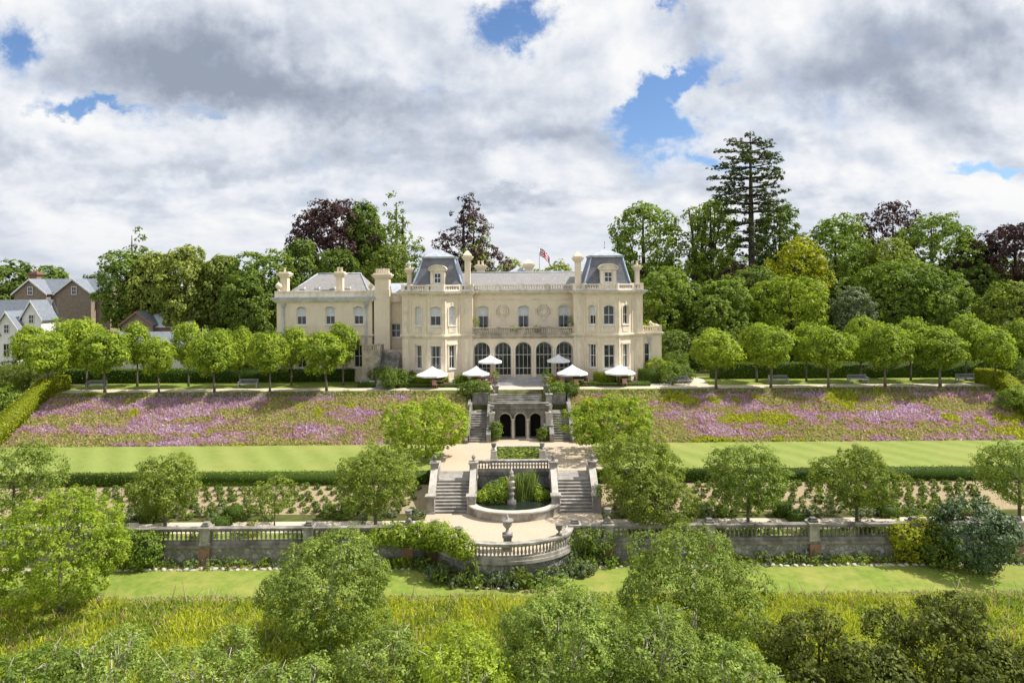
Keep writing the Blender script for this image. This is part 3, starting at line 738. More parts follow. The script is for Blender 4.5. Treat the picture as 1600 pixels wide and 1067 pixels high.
def chimney(root, x0, x1, y0, y1, z0, z1, pots=1, cone=False, m='stucco'):
    mb = MB(); cx, cy = (x0 + x1) / 2, (y0 + y1) / 2
    mb.box(x0, x1, y0, y1, z0, z1 - .75)
    mb.box(x0 - .08, x1 + .08, y0 - .08, y1 + .08, z0 + .002, z0 + .5)
    mb.box(x0 - .10, x1 + .10, y0 - .10, y1 + .10, z1 - .75, z1 - .6); mb.box(x0 - .22, x1 + .22, y0 - .22, y1 + .22, z1 - .6, z1 - .42); mb.box(x0 - .32, x1 + .32, y0 - .32, y1 + .32, z1 - .42, z1 - .24)
    mb.box(x0 - .14, x1 + .14, y0 - .14, y1 + .14, z1 - .24, z1 - .1)
    if cone: mb.frustum([(x0 - .2, y0 - .2), (x1 + .2, y0 - .2), (x1 + .2, y1 + .2), (x0 - .2, y1 + .2)], z1 - .1, [(cx - .08, cy - .08), (cx + .08, cy - .08), (cx + .08, cy + .08), (cx - .08, cy + .08)], z1 + .45)
    c = mb.build('chimney', M[m], root)
    if not cone:
        for k in range(pots):
            u = x0 + (x1 - x0) * (k + .5) / pots
            q = MB(); q.lathe((u, cy, z1 - .1), [(.17, 0), (.14, .1), (.13, .42), (.17, .45), (.17, .5), (.10, .5)], 10)
            q.build('chimney_pot', M['pot'] if m == 'brick' else M['trim'], c)
    return c

house = empty('mansion', (1.2, 80, 0), 'large cream stucco mansion with two slate-capped towers above the terraced garden', 'mansion')
yT, yB, yA, yU = 77.9, 76.3, 78.0, 79.6
ZC = 9.95
def X2(u, D): return (u - 800) * D / F
def pxz(v, D): return CZ - (v - 440) * D / F
def tower(x0, xa, xb, xc, xd, x1, blinds):
    pl = [(x0, yT), (xa, yT), (xb, yB), (xc, yB), (xd, yT), (x1, yT), (x1, 85.0), (x0, 85.0)]
    mb = MB(); tr = MB()
    for i in range(len(pl)):
        a, b = pl[i], pl[(i + 1) % len(pl)]; w = dist2(a, b); m = frame_mtx(a, b); ops = []
        if i in (1, 2, 3):
            c = w / 2; hw = .60 if i == 2 else .48
            up = (c - hw, c + hw, 6.62, 8.78, .32); lo = (c - hw, c + hw, 1.75, 4.38, 0)
            ops = [up, lo]
            j = i - 1
            window(house, m, up, bars=1, rails=(.5,), blind=blinds[j])
            window(house, m, lo, bars=1, rails=(.52,), blind=0, curtain=(.14, .17, .12)[j] if x0 < 0 else (.12, .0, .16)[j])
            tr.M = m
            for o in ops:
                zs = o[3] - o[4]
                for (ua, ub) in ((o[0] - .17, o[0] - .01), (o[1] + .01, o[1] + .17)): tr.box(ua, ub, -.07, .02, o[2] - .12, zs)
                if o[4]: arch_band(tr, o[0] - .01, o[1] + .01, zs, o[4] + .01, .17, -.07, .02)
                else: tr.box(o[0] - .22, o[1] + .22, -.12, .02, o[3] + .01, o[3] + .2)
            # recessed apron panel and little keystone
            tr.box(c - hw - .02, c + hw + .02, -.05, .02, 5.78, 6.36); tr.box(c - .12, c + .12, -.11, .02, up[3] + .02, up[3] + .36)
            # pilaster strips at the angles of the bay
            for ua in (.10, w - .30):
                tr.box(ua, ua + .20, -.09, .02, .5, 5.1); tr.box(ua, ua + .20, -.09, .02, 5.6, 9.6)
            tr.M = None
        elif i in (0, 4):
            tr.M = m
            tr.box(w * .5 - .22, w * .5 + .22, -.09, .02, .5, 5.1); tr.box(w * .5 - .22, w * .5 + .22, -.09, .02, 5.6, 9.6); tr.M = None
        elif i in (5, 7):
            up = (w * .35, w * .35 + 1.1, 6.62, 8.78, .32); ops = [up]
            window(house, m, up); 
        wall(mb, m, w, -.1, ZC, ops)
    mb.build('wall', M['stucco'], house)
    cornice(tr, pl, -.1, [(.16, .55), (.11, .12)]); 
    cornice(tr, pl, 5.18, [(.08, .10), (.16, .12), (.24, .14), (.10, .08)])
    tr.build('moulding', M['trim'], house)
    cb = MB(); cornice(cb, pl, ZC, [(.06, .12), (.20, .10), (.36, .10), (.52, .12)]); cb.build('cornice', M['trim'], house)
    ld = MB(); ld.prism(offset_poly(pl, .56), ZC + .443, ZC + .50); ld.build('gutter', M['lead'], house)
    z = ZC + .505
    pp = MB(); parapet(pp, offset_poly(pl[:6], .05)[:1] + offset_poly(pl, .05)[1:6] + [offset_poly(pl, .05)[6]], z, 11.18); parapet(pp, [offset_poly(pl, .05)[7], offset_poly(pl, .05)[0]], z, 11.18); pp.build('parapet', M['trim'], house)
    return pl
lt = tower(X2(628, yT), X2(640, yT), X2(667, yB), X2(693, yB), X2(719, yT), X2(738, yT), (1.0, .52, 1.0))
rt = tower(X2(896, yT), X2(912, yT), X2(938, yB), X2(964.5, yB), X2(989.5, yT), X2(1004, yT), (.55, .0, .0))
def mansard(u0, u1, ut0, ut1, ud0, ud1, flip=1):
    yb0, yb1, yt0, yt1 = 78.5, 84.6, 79.7, 83.4
    x0, x1 = X2(u0, yb0), X2(u1, yb0); t0, t1 = X2(ut0, yt0), X2(ut1, yt0)
    rect = lambda a, b, c, d: [(a, c), (b, c), (b, d), (a, d)]
    mid = lambda f: rect(x0 + (t0 - x0) * f, x1 + (t1 - x1) * f, yb0 + (yt0 - yb0) * f, yb1 + (yt1 - yb1) * f)
    prof = [(0, 10.46), (.03, 11.05), (.24, 11.55), (.60, 12.75), (.88, 13.75), (1.0, 14.25)]
    mb = MB()
    for (f0, z0), (f1, z1) in zip(prof, prof[1:]): mb.frustum(mid(f0), z0, mid(f1), z1, cap=False)
    mb.face([(p[0], p[1], 14.25) for p in mid(1)])
    roof = mb.build('roof', M['slate_dark'], house)
    for c in range(4):
        hp = MB(); hp.tube([(mid(f)[c][0], mid(f)[c][1], z) for f, z in prof[1:]], [.10] * 5, 6); hp.build('hip_roll', M['hip'], roof)
    cr = MB(); q = mid(1)
    cr.prism(offset_poly(q, .16), 14.253, 14.40); cr.prism(offset_poly(q, .24), 14.403, 14.47); cr.build('roof_curb', M['lead'], roof)
    cap = MB(); cap.frustum(offset_poly(q, .06), 14.473, [(sum(p[0] for p in q) / 4 + sx * .1, sum(p[1] for p in q) / 4 + sy * .1) for sx, sy in ((-1, -1), (1, -1), (1, 1), (-1, 1))], 15.35)
    cap.build('roof_cap', M['lead'], roof)
    fi = MB(); c = (sum(p[0] for p in q) / 4, sum(p[1] for p in q) / 4, 15.33); fi.lathe(c, [(.06, 0), (.12, .12), (.04, .22), (.03, .7), (.09, .78), (.01, .95)], 8); fi.build('finial', M['lead'], roof)
    # dormer
    dx0, dx1 = X2(ud0, 78.3), X2(ud1, 78.3); w = dx1 - dx0; yd = 78.25
    d = MB(); m = frame_mtx((dx0, yd), (dx1, yd)); op = (w * .24, w * .76, 11.35, 12.55, 0)
    wall(d, m, w, 10.46, 12.78, [op], .15)
    d.M = m; d.box(0, .02, .001, 1.7, 10.46, 12.78); d.box(w - .02, w, .001, 1.7, 10.46, 12.78)
    d.box(-.16, w + .16, -.16, 1.75, 12.783, 12.92)
    ap = arch_pts(-.10, w + .10, 12.92, .50, 14)
    d.face([(a, -.06, b) for a, b in ap]); 
    for (a, za), (b, zb) in zip(ap, ap[1:]): d.face([(a, -.06, za), (b, -.06, zb), (b, 1.9, zb), (a, 1.9, za)])
    arch_band(d, -.12, w + .12, 12.92, .46, .12, -.2, 1.9, 14)
    d.box(.04, w * .24 - .06, -.10, 0, 10.47, 12.7); d.box(w * .76 + .06, w - .04, -.10, 0, 10.47, 12.7)
    d.M = None
    dm = d.build('dormer', M['trim'], house)
    window(dm, m, op, d=.08, bars=1, rails=(.5,), sill=False, fw=.09)
mansard(642, 724, 661, 710, 672.5, 695)
mansard(911, 987, 924, 973, 938, 963)
# ---- centre: arcade, loggia doors, balcony, upper wall
cx0, cx1 = lt[5][0] + .003, rt[0][0] - .003
mA = frame_mtx((cx0, yA), (cx1, yA)); wA = cx1 - cx0
ops = []
for u in (752, 785, 817, 849.5, 881.5):
    c = X2(u, yA) - cx0; ops.append((c - .96, c + .96, .6, 4.62, .96))
mb = MB(); wall(mb, mA, wA, -.1, 5.2, ops, .5); mb.build('wall', M['stucco'], house)
tr = MB(mA)
for o in ops:
    arch_band(tr, o[0], o[1], o[3] - o[4], o[4], .16, -.06, .02, 16)
    for ua, ub in ((o[0] - .2, o[0] + .02), (o[1] - .02, o[1] + .2)):
        tr.box(ua, ub, -.08, .3, o[3] - o[4] - .14, o[3] - o[4] + .03); tr.box(ua + .03, ub - .03, -.06, .2, .62, o[3] - o[4] - .145); tr.box(ua - .02, ub + .02, -.1, .3, .602, .9)
tr.M = None; tr.build('arch_moulding', M['trim'], house)
mG = frame_mtx((cx0, 79.2), (cx1, 79.2)); gl = [(o[0] - .02, o[1] + .02, .62, 4.5, .9) for o in ops]
mb = MB(); wall(mb, mG, wA, .5, 5.2, gl, .12); mb.M = mA; mb.box(0, wA, .52, 1.21, .50, .598); mb.M = None; mb.build('loggia_wall', M['trim'], house)
for o in gl:
    d = window(house, mG, o, d=.05, bars=3, rails=(.22, .62), sill=False, name='glazed_door', fw=.10)
bk = MB(); bk.prism([(cx0, yA - .28), (cx1, yA - .28), (cx1, yU - .003), (cx0, yU - .003)], 5.203, 5.46); bk.prism([(cx0, yA - .16), (cx1, yA - .16), (cx1, yU - .003), (cx0, yU - .003)], 5.05, 5.2); bal = bk.build('balcony', M['balcony'], house)
bb = MB(); parapet(bb, [(cx0, yA - .2), (cx1, yA - .2)], 5.463, 6.3, .4, .24, .22); bb.build('balcony_rail', M['balcony'], bal)
mU = frame_mtx((cx0, yU), (cx1, yU)); ops = []
for u in (754.5, 817.5, 880.5):
    c = X2(u, yU) - cx0; ops.append((c - .68, c + .68, 5.75, 8.7, .36))
mb = MB(); wall(mb, mU, wA, 5.2, ZC, ops, .3); mb.build('wall', M['stucco'], house)
tr = MB(mU)
for o in ops:
    window(house, mU, o, bars=1, rails=(.60,), blind=.38, sill=False, fw=.1, curtain=.13)
    arch_band(tr, o[0], o[1], o[3] - o[4], o[4], .18, -.08, .02); 
    for ua, ub in ((o[0] - .18, o[0]), (o[1], o[1] + .18)): tr.box(ua, ub, -.08, .02, 5.47, o[3] - o[4])
tr.box(0, wA, -.07, .02, 9.35, 9.5)
tr.M = None; tr.build('window_moulding', M['trim'], house)
for u in (785.5, 849):
    c = X2(u, yU); zc = pxz(486, yU); md = MB()
    def ringf(r0, r1, y0, y1, n=28):
        for i in range(n):
            a, b = 2 * PI * i / n, 2 * PI * (i + 1) / n
            p = lambda r, t, y: (c + r * math.cos(t), y, zc + r * math.sin(t))
            md.face([p(r0, a, y1), p(r0, b, y1), p(r1, b, y0), p(r1, a, y0)])
    ringf(.72, .62, yU + .0, yU - .10); ringf(.62, .48, yU - .10, yU - .09); ringf(.48, .42, yU - .09, yU - .01); ringf(.42, .12, yU - .012, yU - .05); ringf(.12, .0, yU - .05, yU - .12)
    for sx in (-1, 1):
        md.box(c + sx * .85 - .10, c + sx * .85 + .10, yU - .08, yU + .01, zc - .34, zc + .34)
    md.box(c - .30, c + .30, yU - .12, yU + .01, zc + .70, zc + .90); md.box(c - .20, c + .20, yU - .10, yU + .01, zc - 1.0, zc - .74); md.box(c - .10, c + .10, yU - .07, yU + .01, zc - 1.16, zc - 1.005)
    md.build('medallion', M['trim'], house)
cb = MB(); z = ZC
for out, dz in ((.06, .12), (.2, .1), (.36, .1), (.5, .12)): cb.prism([(cx0, yU - out), (cx1, yU - out), (cx1, 84), (cx0, 84)], z, z + dz - .002); z += dz
cb.build('cornice', M['trim'], house)
ld = MB(); ld.prism([(cx0, yU - .54), (cx1, yU - .54), (cx1, 84), (cx0, 84)], z + .002, z + .06); ld.build('gutter', M['lead'], house)
pp = MB(); parapet(pp, [(cx0, yU - .05), (cx1, yU - .05)], z + .063, 11.15); pp.build('parapet', M['trim'], house)
mr = MB(); xa, xb = lt[5][0] - 2.2, rt[0][0] + 2.2
for q in ([(xa, 80.3, 10.5), (xb, 80.3, 10.5), (xb, 84.6, 12.62), (xa, 84.6, 12.62)], [(xa, 84.6, 12.62), (xb, 84.6, 12.62), (xb, 89, 10.5), (xa, 89, 10.5)]): mr.face(q)
mroof = mr.build('roof', M['slate'], house)
rd = MB(); rd.tube([(xa, 84.6, 12.64), (xb, 84.6, 12.64)], [.1, .1], 6); rd.build('ridge_roll', M['lead'], mroof)
bkw = MB(); wall(bkw, frame_mtx((rt[5][0] - .2, 91), (lt[0][0] + .2, 91)), rt[5][0] - lt[0][0] - .4, -.1, 10.46, []); wall(bkw, frame_mtx((lt[0][0] + .2, 91), (lt[0][0] + .2, 85)), 6, -.1, 10.46, []); wall(bkw, frame_mtx((rt[5][0] - .2, 85), (rt[5][0] - .2, 91)), 6, -.1, 10.46, [])
bkw.M = None; bkw.face([(lt[0][0] + .2, 85, 10.45), (rt[5][0] - .2, 85, 10.45), (rt[5][0] - .2, 91, 10.45), (lt[0][0] + .2, 91, 10.45)]); bkw.build('rear_wall', M['stucco'], house)
# roof lantern, chimneys
ln = MB(); c = X2(809, 88); ln.box(c - 1.0, c + 1.0, 87, 89, 11.2, 12.7); ln.frustum([(c - 1.2, 86.8), (c + 1.2, 86.8), (c + 1.2, 89.2), (c - 1.2, 89.2)], 12.7, [(c - .05, 87.95), (c + .05, 87.95), (c + .05, 88.05), (c - .05, 88.05)], 13.4); ln.build('roof_lantern', M['lead'], house)
chimney(house, X2(726.5, 79.6), X2(735, 79.6), 79.2, 80.0, 10.4, pxz(397, 79.6), cone=True)
chimney(house, X2(898.5, 79.6), X2(907.5, 79.6), 79.2, 80.0, 10.4, pxz(400, 79.6), cone=True)
chimney(house, X2(745, 86), X2(757, 86), 85.6, 86.6, 11.5, pxz(412, 86), pots=2)
chimney(house, X2(820, 87.5), X2(832, 87.5), 87, 88, 11.2, pxz(411, 87.5), pots=1, cone=True)
chimney(house, X2(992, 82), X2(998.5, 82), 81.6, 82.4, 10.4, pxz(414, 82), pots=1)
chimney(house, X2(637, 81.5), X2(644, 81.5), 81, 81.8, 10.4, pxz(416, 81.5), pots=1)
# ---- entrance steps
st = MB(); sx0, sx1 = X2(776, 76.5), X2(854, 76.5)
for k in range(5):
    st.box(sx0, sx1, 75.75 + k * .36, 77.7, -.06 + k * .132, -.06 + (k + 1) * .132 - (.001 if k < 4 else 0))
st.box(cx0 - .0, cx1, 77.55, 78.0 - .004, -.06, .596)
st.build('entrance_steps', M['terrace_step'], house)
# ---- left wing
wy = 80.0; w0, w1 = X2(432, wy), X2(581, wy)
pl = [(w0, wy), (w1, wy), (w1, 89), (w0, 89)]
mb = MB(); tr = MB()
for i in range(4):
    a, b = pl[i], pl[(i + 1) % 4]; w = dist2(a, b); m = frame_mtx(a, b); ops = []
    if i == 0:
        for u in (470.5, 515.5, 560):
            c = X2(u, wy) - w0; o = (c - .55, c + .55, 6.62, 8.75, .30); o2 = (c - .58, c + .58, 1.6, 4.2, .0); ops += [o, o2]
            window(house, m, o, bars=1, rails=(.5,), blind=.55); window(house, m, o2, bars=1, rails=(.5,))
            tr.M = m; arch_band(tr, o[0], o[1], o[3] - .3, .3, .16, -.07, .02); tr.M = None
    if i == 3:
        o = (3.5, 4.6, 6.62, 8.75, .3); ops = [o]; window(house, m, o)
    wall(mb, m, w, -.1, 9.2, ops)
mb.build('wall', M['stucco'], house)
cornice(tr, pl, -.1, [(.14, .6)]); cornice(tr, pl, 5.18, [(.10, .12), (.2, .16)]); tr.build('moulding', M['trim'], house)
cb = MB(); cornice(cb, pl, 9.2, [(.06, .12), (.2, .12), (.38, .12)]); cb.build('cornice', M['trim'], house)
ld = MB(); ld.prism(offset_poly(pl, .46), 9.563, 9.84); ld.build('gutter', M['lead'], house)
pp = MB()
pp.M = frame_mtx(pl[0], pl[1]); w = w1 - w0; pp.box(-.1, w + .1, 0, .3, 9.843, 10.42); pp.box(-.16, w + .16, -.06, .36, 10.42, 10.55)
for k in range(6): pp.box(w * k / 5 - .22, w * k / 5 + .22, -.05, .35, 9.845, 10.58)
pp.M = frame_mtx(pl[1], pl[2]); pp.box(.3, 9, 0, .3, 9.844, 10.42); pp.M = frame_mtx(pl[3], pl[0]); pp.box(0, 8.7, 0, .3, 9.844, 10.42)
pp.M = None
pp.lathe((w0 + .2, wy + .15, 10.58), urn_profile(1.5, True), 10); pp.lathe((w1 - .2, wy + .15, 10.58), urn_profile(1.1, True), 10)
pp.build('parapet', M['trim'], house)
rx0, rx1 = X2(437, wy) + .4, w1 - .3; hr = MB(); q0, q1 = X2(497, 84.5), X2(564, 84.5); zr, ze, yr = 12.62, 9.95, 84.5
hr.face([(rx0, wy + .4, ze), (rx1, wy + .4, ze), (q1, yr, zr), (q0, yr, zr)]); hr.face([(rx1, wy + .4, ze), (rx1, 88.7, ze), (q1, yr, zr)]); hr.face([(rx1, 88.7, ze), (rx0, 88.7, ze), (q0, yr, zr), (q1, yr, zr)]); hr.face([(rx0, 88.7, ze), (rx0, wy + .4, ze), (q0, yr, zr)])
wr = hr.build('roof', M['slate'], house)
hp = MB(); hp.tube([(q0, yr, zr + .03), (q1, yr, zr + .03)], [.1, .1], 6)
for p, q in (((rx0, wy + .4), q0), ((rx1, wy + .4), q1)): hp.tube([(p[0], p[1], ze + .03), (q, yr, zr + .03)], [.09, .09], 6)
hp.build('ridge_roll', M['lead'], wr)
for u in (474, 497, 521, 545):
    s = MB(); t = .35; y = wy + .4 + (yr - wy - .4) * t; z = ze + (zr - ze) * t; c = X2(u, y); s.box(c - .22, c + .22, y - .3, y + .2, z - .1, z + .14); s.build('rooflight', M['white'], wr)
chimney(house, X2(440, 81), X2(451, 81), 80.5, 81.4, 9.9, pxz(421, 81), pots=1)
chimney(house, X2(526, 81), X2(536.5, 81), 80.6, 81.4, 9.9, pxz(421, 81), pots=2)
for u in (443, 572):
    dp = MB(); c = X2(u, wy); dp.tube([(c, wy - .14, .1), (c, wy - .14, 8.6)], [.09, .09], 8); dp.frustum([(c - .1, wy - .24), (c + .1, wy - .24), (c + .1, wy - .02), (c - .1, wy - .02)], 8.6, [(c - .26, wy - .36), (c + .26, wy - .36), (c + .26, wy - .02), (c - .26, wy - .02)], 9.15); dp.build('downpipe', M['lead'], house)
# ---- link with the big chimney breast
lk = MB(); ly = 81.0; l0, l1 = w1 + .003, lt[0][0] - .003
m = frame_mtx((l0, ly), (l1, ly)); c = X2(618, ly) - l0; o = (c - .55, c + .55, 5.0, 6.6, 0); o2 = (c - .5, c + .5, 1.0, 3.4, 0)
wall(lk, m, l1 - l0, -.1, 9.2, [o, o2]); window(house, m, o, bars=1); window(house, m, o2, bars=1)
lk.face([(l0, ly, 9.2), (l1, ly, 9.2), (l1, 88, 10.9), (l0, 88, 10.9)]); lk.build('wall', M['stucco'], house)
cb = MB(); cb.box(l0, l1, ly - .3, ly + .5, 9.203, 9.5); cb.box(l0, l1, ly - .1, ly + .3, 9.503, 10.1); cb.box(l0, l1, ly - .2, ly + .4, 10.103, 10.25); cb.build('parapet', M['trim'], house)
rl = MB(); rl.face([(l0, ly + .6, 10.2), (l1, ly + .6, 10.2), (l1, 86, 11.4), (l0, 86, 11.4)]); rl.build('roof', M['lead'], house)
b0, b1 = X2(584, 79.6), X2(608, 79.6)
br = MB(); br.box(b0, b1, 79.7, 81.2, -.1, 10.2); br.box(b0 - .08, b1 + .08, 79.62, 81.2, -.1, .5); br.build('chimney_breast', M['stucco'], house)
chimney(house, b0 + .08, b1 - .08, 79.75, 81.1, 10.2, pxz(424, 80), pots=6)
dp = MB(); c = X2(611, ly); dp.tube([(c, ly - .14, .1), (c, ly - .14, 9.0)], [.08, .08], 8); dp.build('downpipe', M['lead'], house)
# ---- right single-storey annexe
a0, a1, ay = rt[5][0] + .003, X2(1033, 78.6), 78.6
pl = [(a0, ay), (a1, ay), (a1, 84), (a0, 84)]
mb = MB(); m = frame_mtx(pl[0], pl[1]); o = (.28, .88, 1.7, 4.3, 0); wall(mb, m, a1 - a0, -.1, 5.2, [o]); window(house, m, o, bars=0, rails=(.5,))
m2 = frame_mtx(pl[1], pl[2]); o = (1.6, 2.8, 1.7, 4.3, 0); wall(mb, m2, 5.4, -.1, 5.2, [o]); window(house, m2, o); wall(mb, frame_mtx(pl[2], pl[3]), a1 - a0, -.1, 5.2, []); mb.build('wall', M['stucco'], house)
tr = MB(); cornice(tr, pl, -.1, [(.14, .55)]); tr.build('plinth', M['trim'], house); tr = MB(); cornice(tr, pl, 5.203, [(.08, .1), (.18, .12), (.28, .12)]); tr.build('cornice', M['trim'], house)
pp = MB(); pp.M = m; w = a1 - a0
parapet(pp, [(a0, ay + .02), (a1 + .02, ay + .02), (a1 + .02, 83.9)], 5.546, 6.3, .4, .26, .24); pp.lathe((a0 + w * .45, ay + .14, 6.36), urn_profile(.7, True), 10); pp.build('parapet', M['trim'], house)
dp = MB(); c = X2(1013.5, ay); dp.tube([(c, ay - .14, .1), (c, ay - .14, 4.5)], [.09, .09], 8); dp.frustum([(c - .1, ay - .24), (c + .1, ay - .24), (c + .1, ay - .02), (c - .1, ay - .02)], 4.5, [(c - .24, ay - .34), (c + .24, ay - .34), (c + .24, ay - .02), (c - .24, ay - .02)], 5.0); dp.build('downpipe', M['lead'], house)
# ---- flag on the roof
fl = empty('flagpole', (X2(843, 86), 86, 12.2), 'white flagpole on the main roof with a red white and blue flag', 'flagpole')
q = MB(); q.tube([(0, 0, -.2), (0, 0, 3.6)], [.07, .045], 8); q.lathe((0, 0, 3.6), [(.03, 0), (.10, .06), (.10, .12), (.01, .2)], 8); q.build('pole', M['white'], fl, world=False)
q = MB(); nx, nz = 40, 24; W, H = 1.75, 1.0
def fp(i, j):
    s = i / nx; return (W * s * .72 + .05, .22 * math.sin(s * 8 + j * .05) * s, 3.5 - H * (1 - j / nz) - 1.0 * s * s - .25 * s)
for i in range(nx):
    for j in range(nz):
        x, y = (i + .5) / nx * 2 - 1, (j + .5) / nz * 2 - 1; dd = min(abs(x - y), abs(x + y)) * .72
        if abs(x) < .10 or abs(y) < .18: q.cur = 1
        elif abs(x) < .18 or abs(y) < .32: q.cur = 2
        elif dd < .09: q.cur = 1
        elif dd < .22: q.cur = 2
        else: q.cur = 0
        q.face([fp(i, j), fp(i + 1, j), fp(i + 1, j + 1), fp(i, j + 1)], True)
q.build('flag', [M['flag_blue'], M['flag_red'], M['flag_white']], fl, world=False)

# ================================================================= GARDEN STONEWORK
def baluster_mesh(h, r=.085, n=7):
    mb = MB(); mb.lathe((0, 0, 0), [(r * .8, 0), (r * .8, h * .06), (r * .45, h * .14), (r, h * .36), (r * .8, h * .5), (r * .42, h * .78), (r * .75, h * .9), (r * .75, h)], n)
    return mb
def bal_line(root, pts, z0, z1, sp, mat, first=None, r=.085, cp=.5, closed=False, post_at=()):
    """plinth + coping along a polyline, each baluster a part"""
    pl = MB(); co = MB(); n = len(pts)
    nor = []
    for i in range(n):
        a = Vector(pts[max(i - 1, 0)]); b = Vector(pts[min(i + 1, n - 1)]); d = (b - a).normalized(); nor.append(Vector((-d.y, d.x)))
    def sweep(mb, w, za, zb):
        for i in range(n - 1):
            q = [Vector(pts[i]) + nor[i] * w / 2, Vector(pts[i + 1]) + nor[i + 1] * w / 2, Vector(pts[i + 1]) - nor[i + 1] * w / 2, Vector(pts[i]) - nor[i] * w / 2]
            lo = [mb.pt((p.x, p.y, za)) for p in q]; hi = [mb.pt((p.x, p.y, zb)) for p in q]
            mb.addf(hi); mb.addf(lo[::-1]); mb.addf([lo[0], lo[1], hi[1], hi[0]]); mb.addf([lo[2], lo[3], hi[3], hi[2]])
            if i == 0: mb.addf([lo[3], lo[0], hi[0], hi[3]])
            if i == n - 2: mb.addf([lo[1], lo[2], hi[2], hi[1]])
    sweep(pl, cp * .8, z0, z0 + .2); sweep(co, cp * .82, z1 - .2, z1 - .1); sweep(co, cp, z1 - .1, z1)
    pl.build('plinth', mat, root); co.build('coping', mat, root)
    h = z1 - .2 - z0 - .2
    segs = [(Vector(a), Vector(b)) for a, b in zip(pts, pts[1:])]; L_ = [(b - a).length for a, b in segs]; tot = sum(L_)
    m = int(tot / sp); proto = first
    for k in range(m):
        s = (k + .5) * tot / m
        for (a, b), l in zip(segs, L_):
            if s <= l: p = a.lerp(b, s / l); break
            s -= l
        if any(abs(p.x - x) < .36 for x in post_at): continue
        loc = (p.x - root.location.x, p.y - root.location.y, z0 + .2 - root.location.z)
        if proto is None:
            proto = baluster_mesh(h, r).build('baluster', mat, root, world=False); proto.location = loc
        else:
            c = proto.copy(); COL.objects.link(c); c.parent = root; c.location = loc
    return proto
def pedestal(mb, c, w, z0, z1):
    x, y = c
    mb.cbox((x, y, z0), w * 1.16, w * 1.16, .16); mb.cbox((x, y, z0 + .161), w, w, z1 - z0 - .36); mb.cbox((x, y, z1 - .198), w * 1.1, w * 1.1, .07); mb.cbox((x, y, z1 - .127), w * 1.26, w * 1.26, .127)
    mb.box(x - w * .3, x + w * .3, y - w * .5 - .03, y - w * .5 + .01, z0 + .3, z1 - .36)
# front retaining wall (flint with brick piers) left and right of the bastion
ZG, ZT, ZB = -6.82, -5.5, -4.45
def front_wall(x0, x1, posts, side, lab_w, lab_b):
    w = empty('retaining_wall', ((x0 + x1) / 2, 44.8, ZG), lab_w, 'wall')
    mb = MB(); mb.box(x0, x1, 44.55, 45.1, ZG - .2, ZT - .2); mb.build('wall_face', M['rubble'], w)
    mb = MB(); mb.box(x0, x1, 44.42, 45.12, ZT - .197, ZT - .02); mb.build('string_course', M['stone_dark'], w)
    for x in posts:
        q = MB(); q.box(x - .36, x + .36, 44.36, 44.56, ZG - .2, ZT - .2); q.build('brick_pier', M['brick'], w)
    b = empty('balustrade', ((x0 + x1) / 2, 44.75, ZT), lab_b, 'balustrade')
    bal_line(b, [(x0, 44.75), (x1, 44.75)], ZT - .018, ZB, .29, M['stone_dark'], post_at=posts)
    for x in posts:
        q = MB(); pedestal(q, (x, 44.75), .62, ZT - .017, ZB + .10)
        pb = q.build('post', M['stone'], b)
        q = MB(); q.cbox((x, 44.75, ZB + .102), .5, .5, .14); q.cbox((x, 44.75, ZB + .243), .36, .36, .12); q.build('post_cap', M['stone_dark'], pb)
lp = [-33.3, -26.7, -20.15, -13.4, -6.9, -5.2]; rp = [4.0, 6.15, 12.8, 19.6, 26.2, 32.9]
front_wall(-33.6, -5.02, lp, -1, 'flint retaining wall with red brick piers left of the rounded bastion', 'dark stone balustrade along the walk left of the rounded bastion')
front_wall(3.82, 33.2, rp, 1, 'flint retaining wall with red brick piers right of the rounded bastion', 'dark stone balustrade along the walk right of the rounded bastion')
for sgn, nm in ((-1, 'left'), (1, 'right')):
    mb = MB(); x0, x1 = (-60, -33.605) if sgn < 0 else (33.205, 60); mb.box(x0, x1, 44.55, 45.1, ZG - .2, ZT + .25); mb.box(x0, x1, 44.5, 45.14, ZT + .252, ZT + .34)
    tag(mb.build('low_wall', M['rubble'], None, loc=((x0 + x1) / 2, 44.8, ZG)), 'plain low flint wall at the far %s end of the walk' % nm, 'wall')
# bastion
ba = empty('bastion', (BCX, BCY, ZG), 'rounded stone bastion bulging out from the forecourt', 'bastion')
mb = MB(); a = arc(BRX, BRY, 40); mb.prism(a + [(BCX + BRX, 45.0), (BCX - BRX, 45.0)], ZG - .2, ZT - .22); mb.build('wall_face', M['rubble'], ba)
mb = MB(); a2 = arc(BRX + .14, BRY + .14, 40); inn = arc(BRX - .5, BRY - .5, 40)
for i in range(40):
    lo = [a2[i], a2[i + 1], inn[i + 1], inn[i]]; l = [mb.pt((p[0], p[1], ZT - .217)) for p in lo]; h = [mb.pt((p[0], p[1], ZT - .02)) for p in lo]
    mb.addf(h); mb.addf([l[0], l[1], h[1], h[0]]); mb.addf([l[2], l[3], h[3], h[2]])
mb.build('string_course', M['stone'], ba)
bs = empty('curved_balustrade', (BCX, BCY - BRY, ZT), 'pale curved stone balustrade round the bastion of the forecourt', 'balustrade')
bal_line(bs, arc(BRX - .12, BRY - .12, 40), ZT - .018, ZB - .02, .235, M['stone'], r=.095, cp=.46)
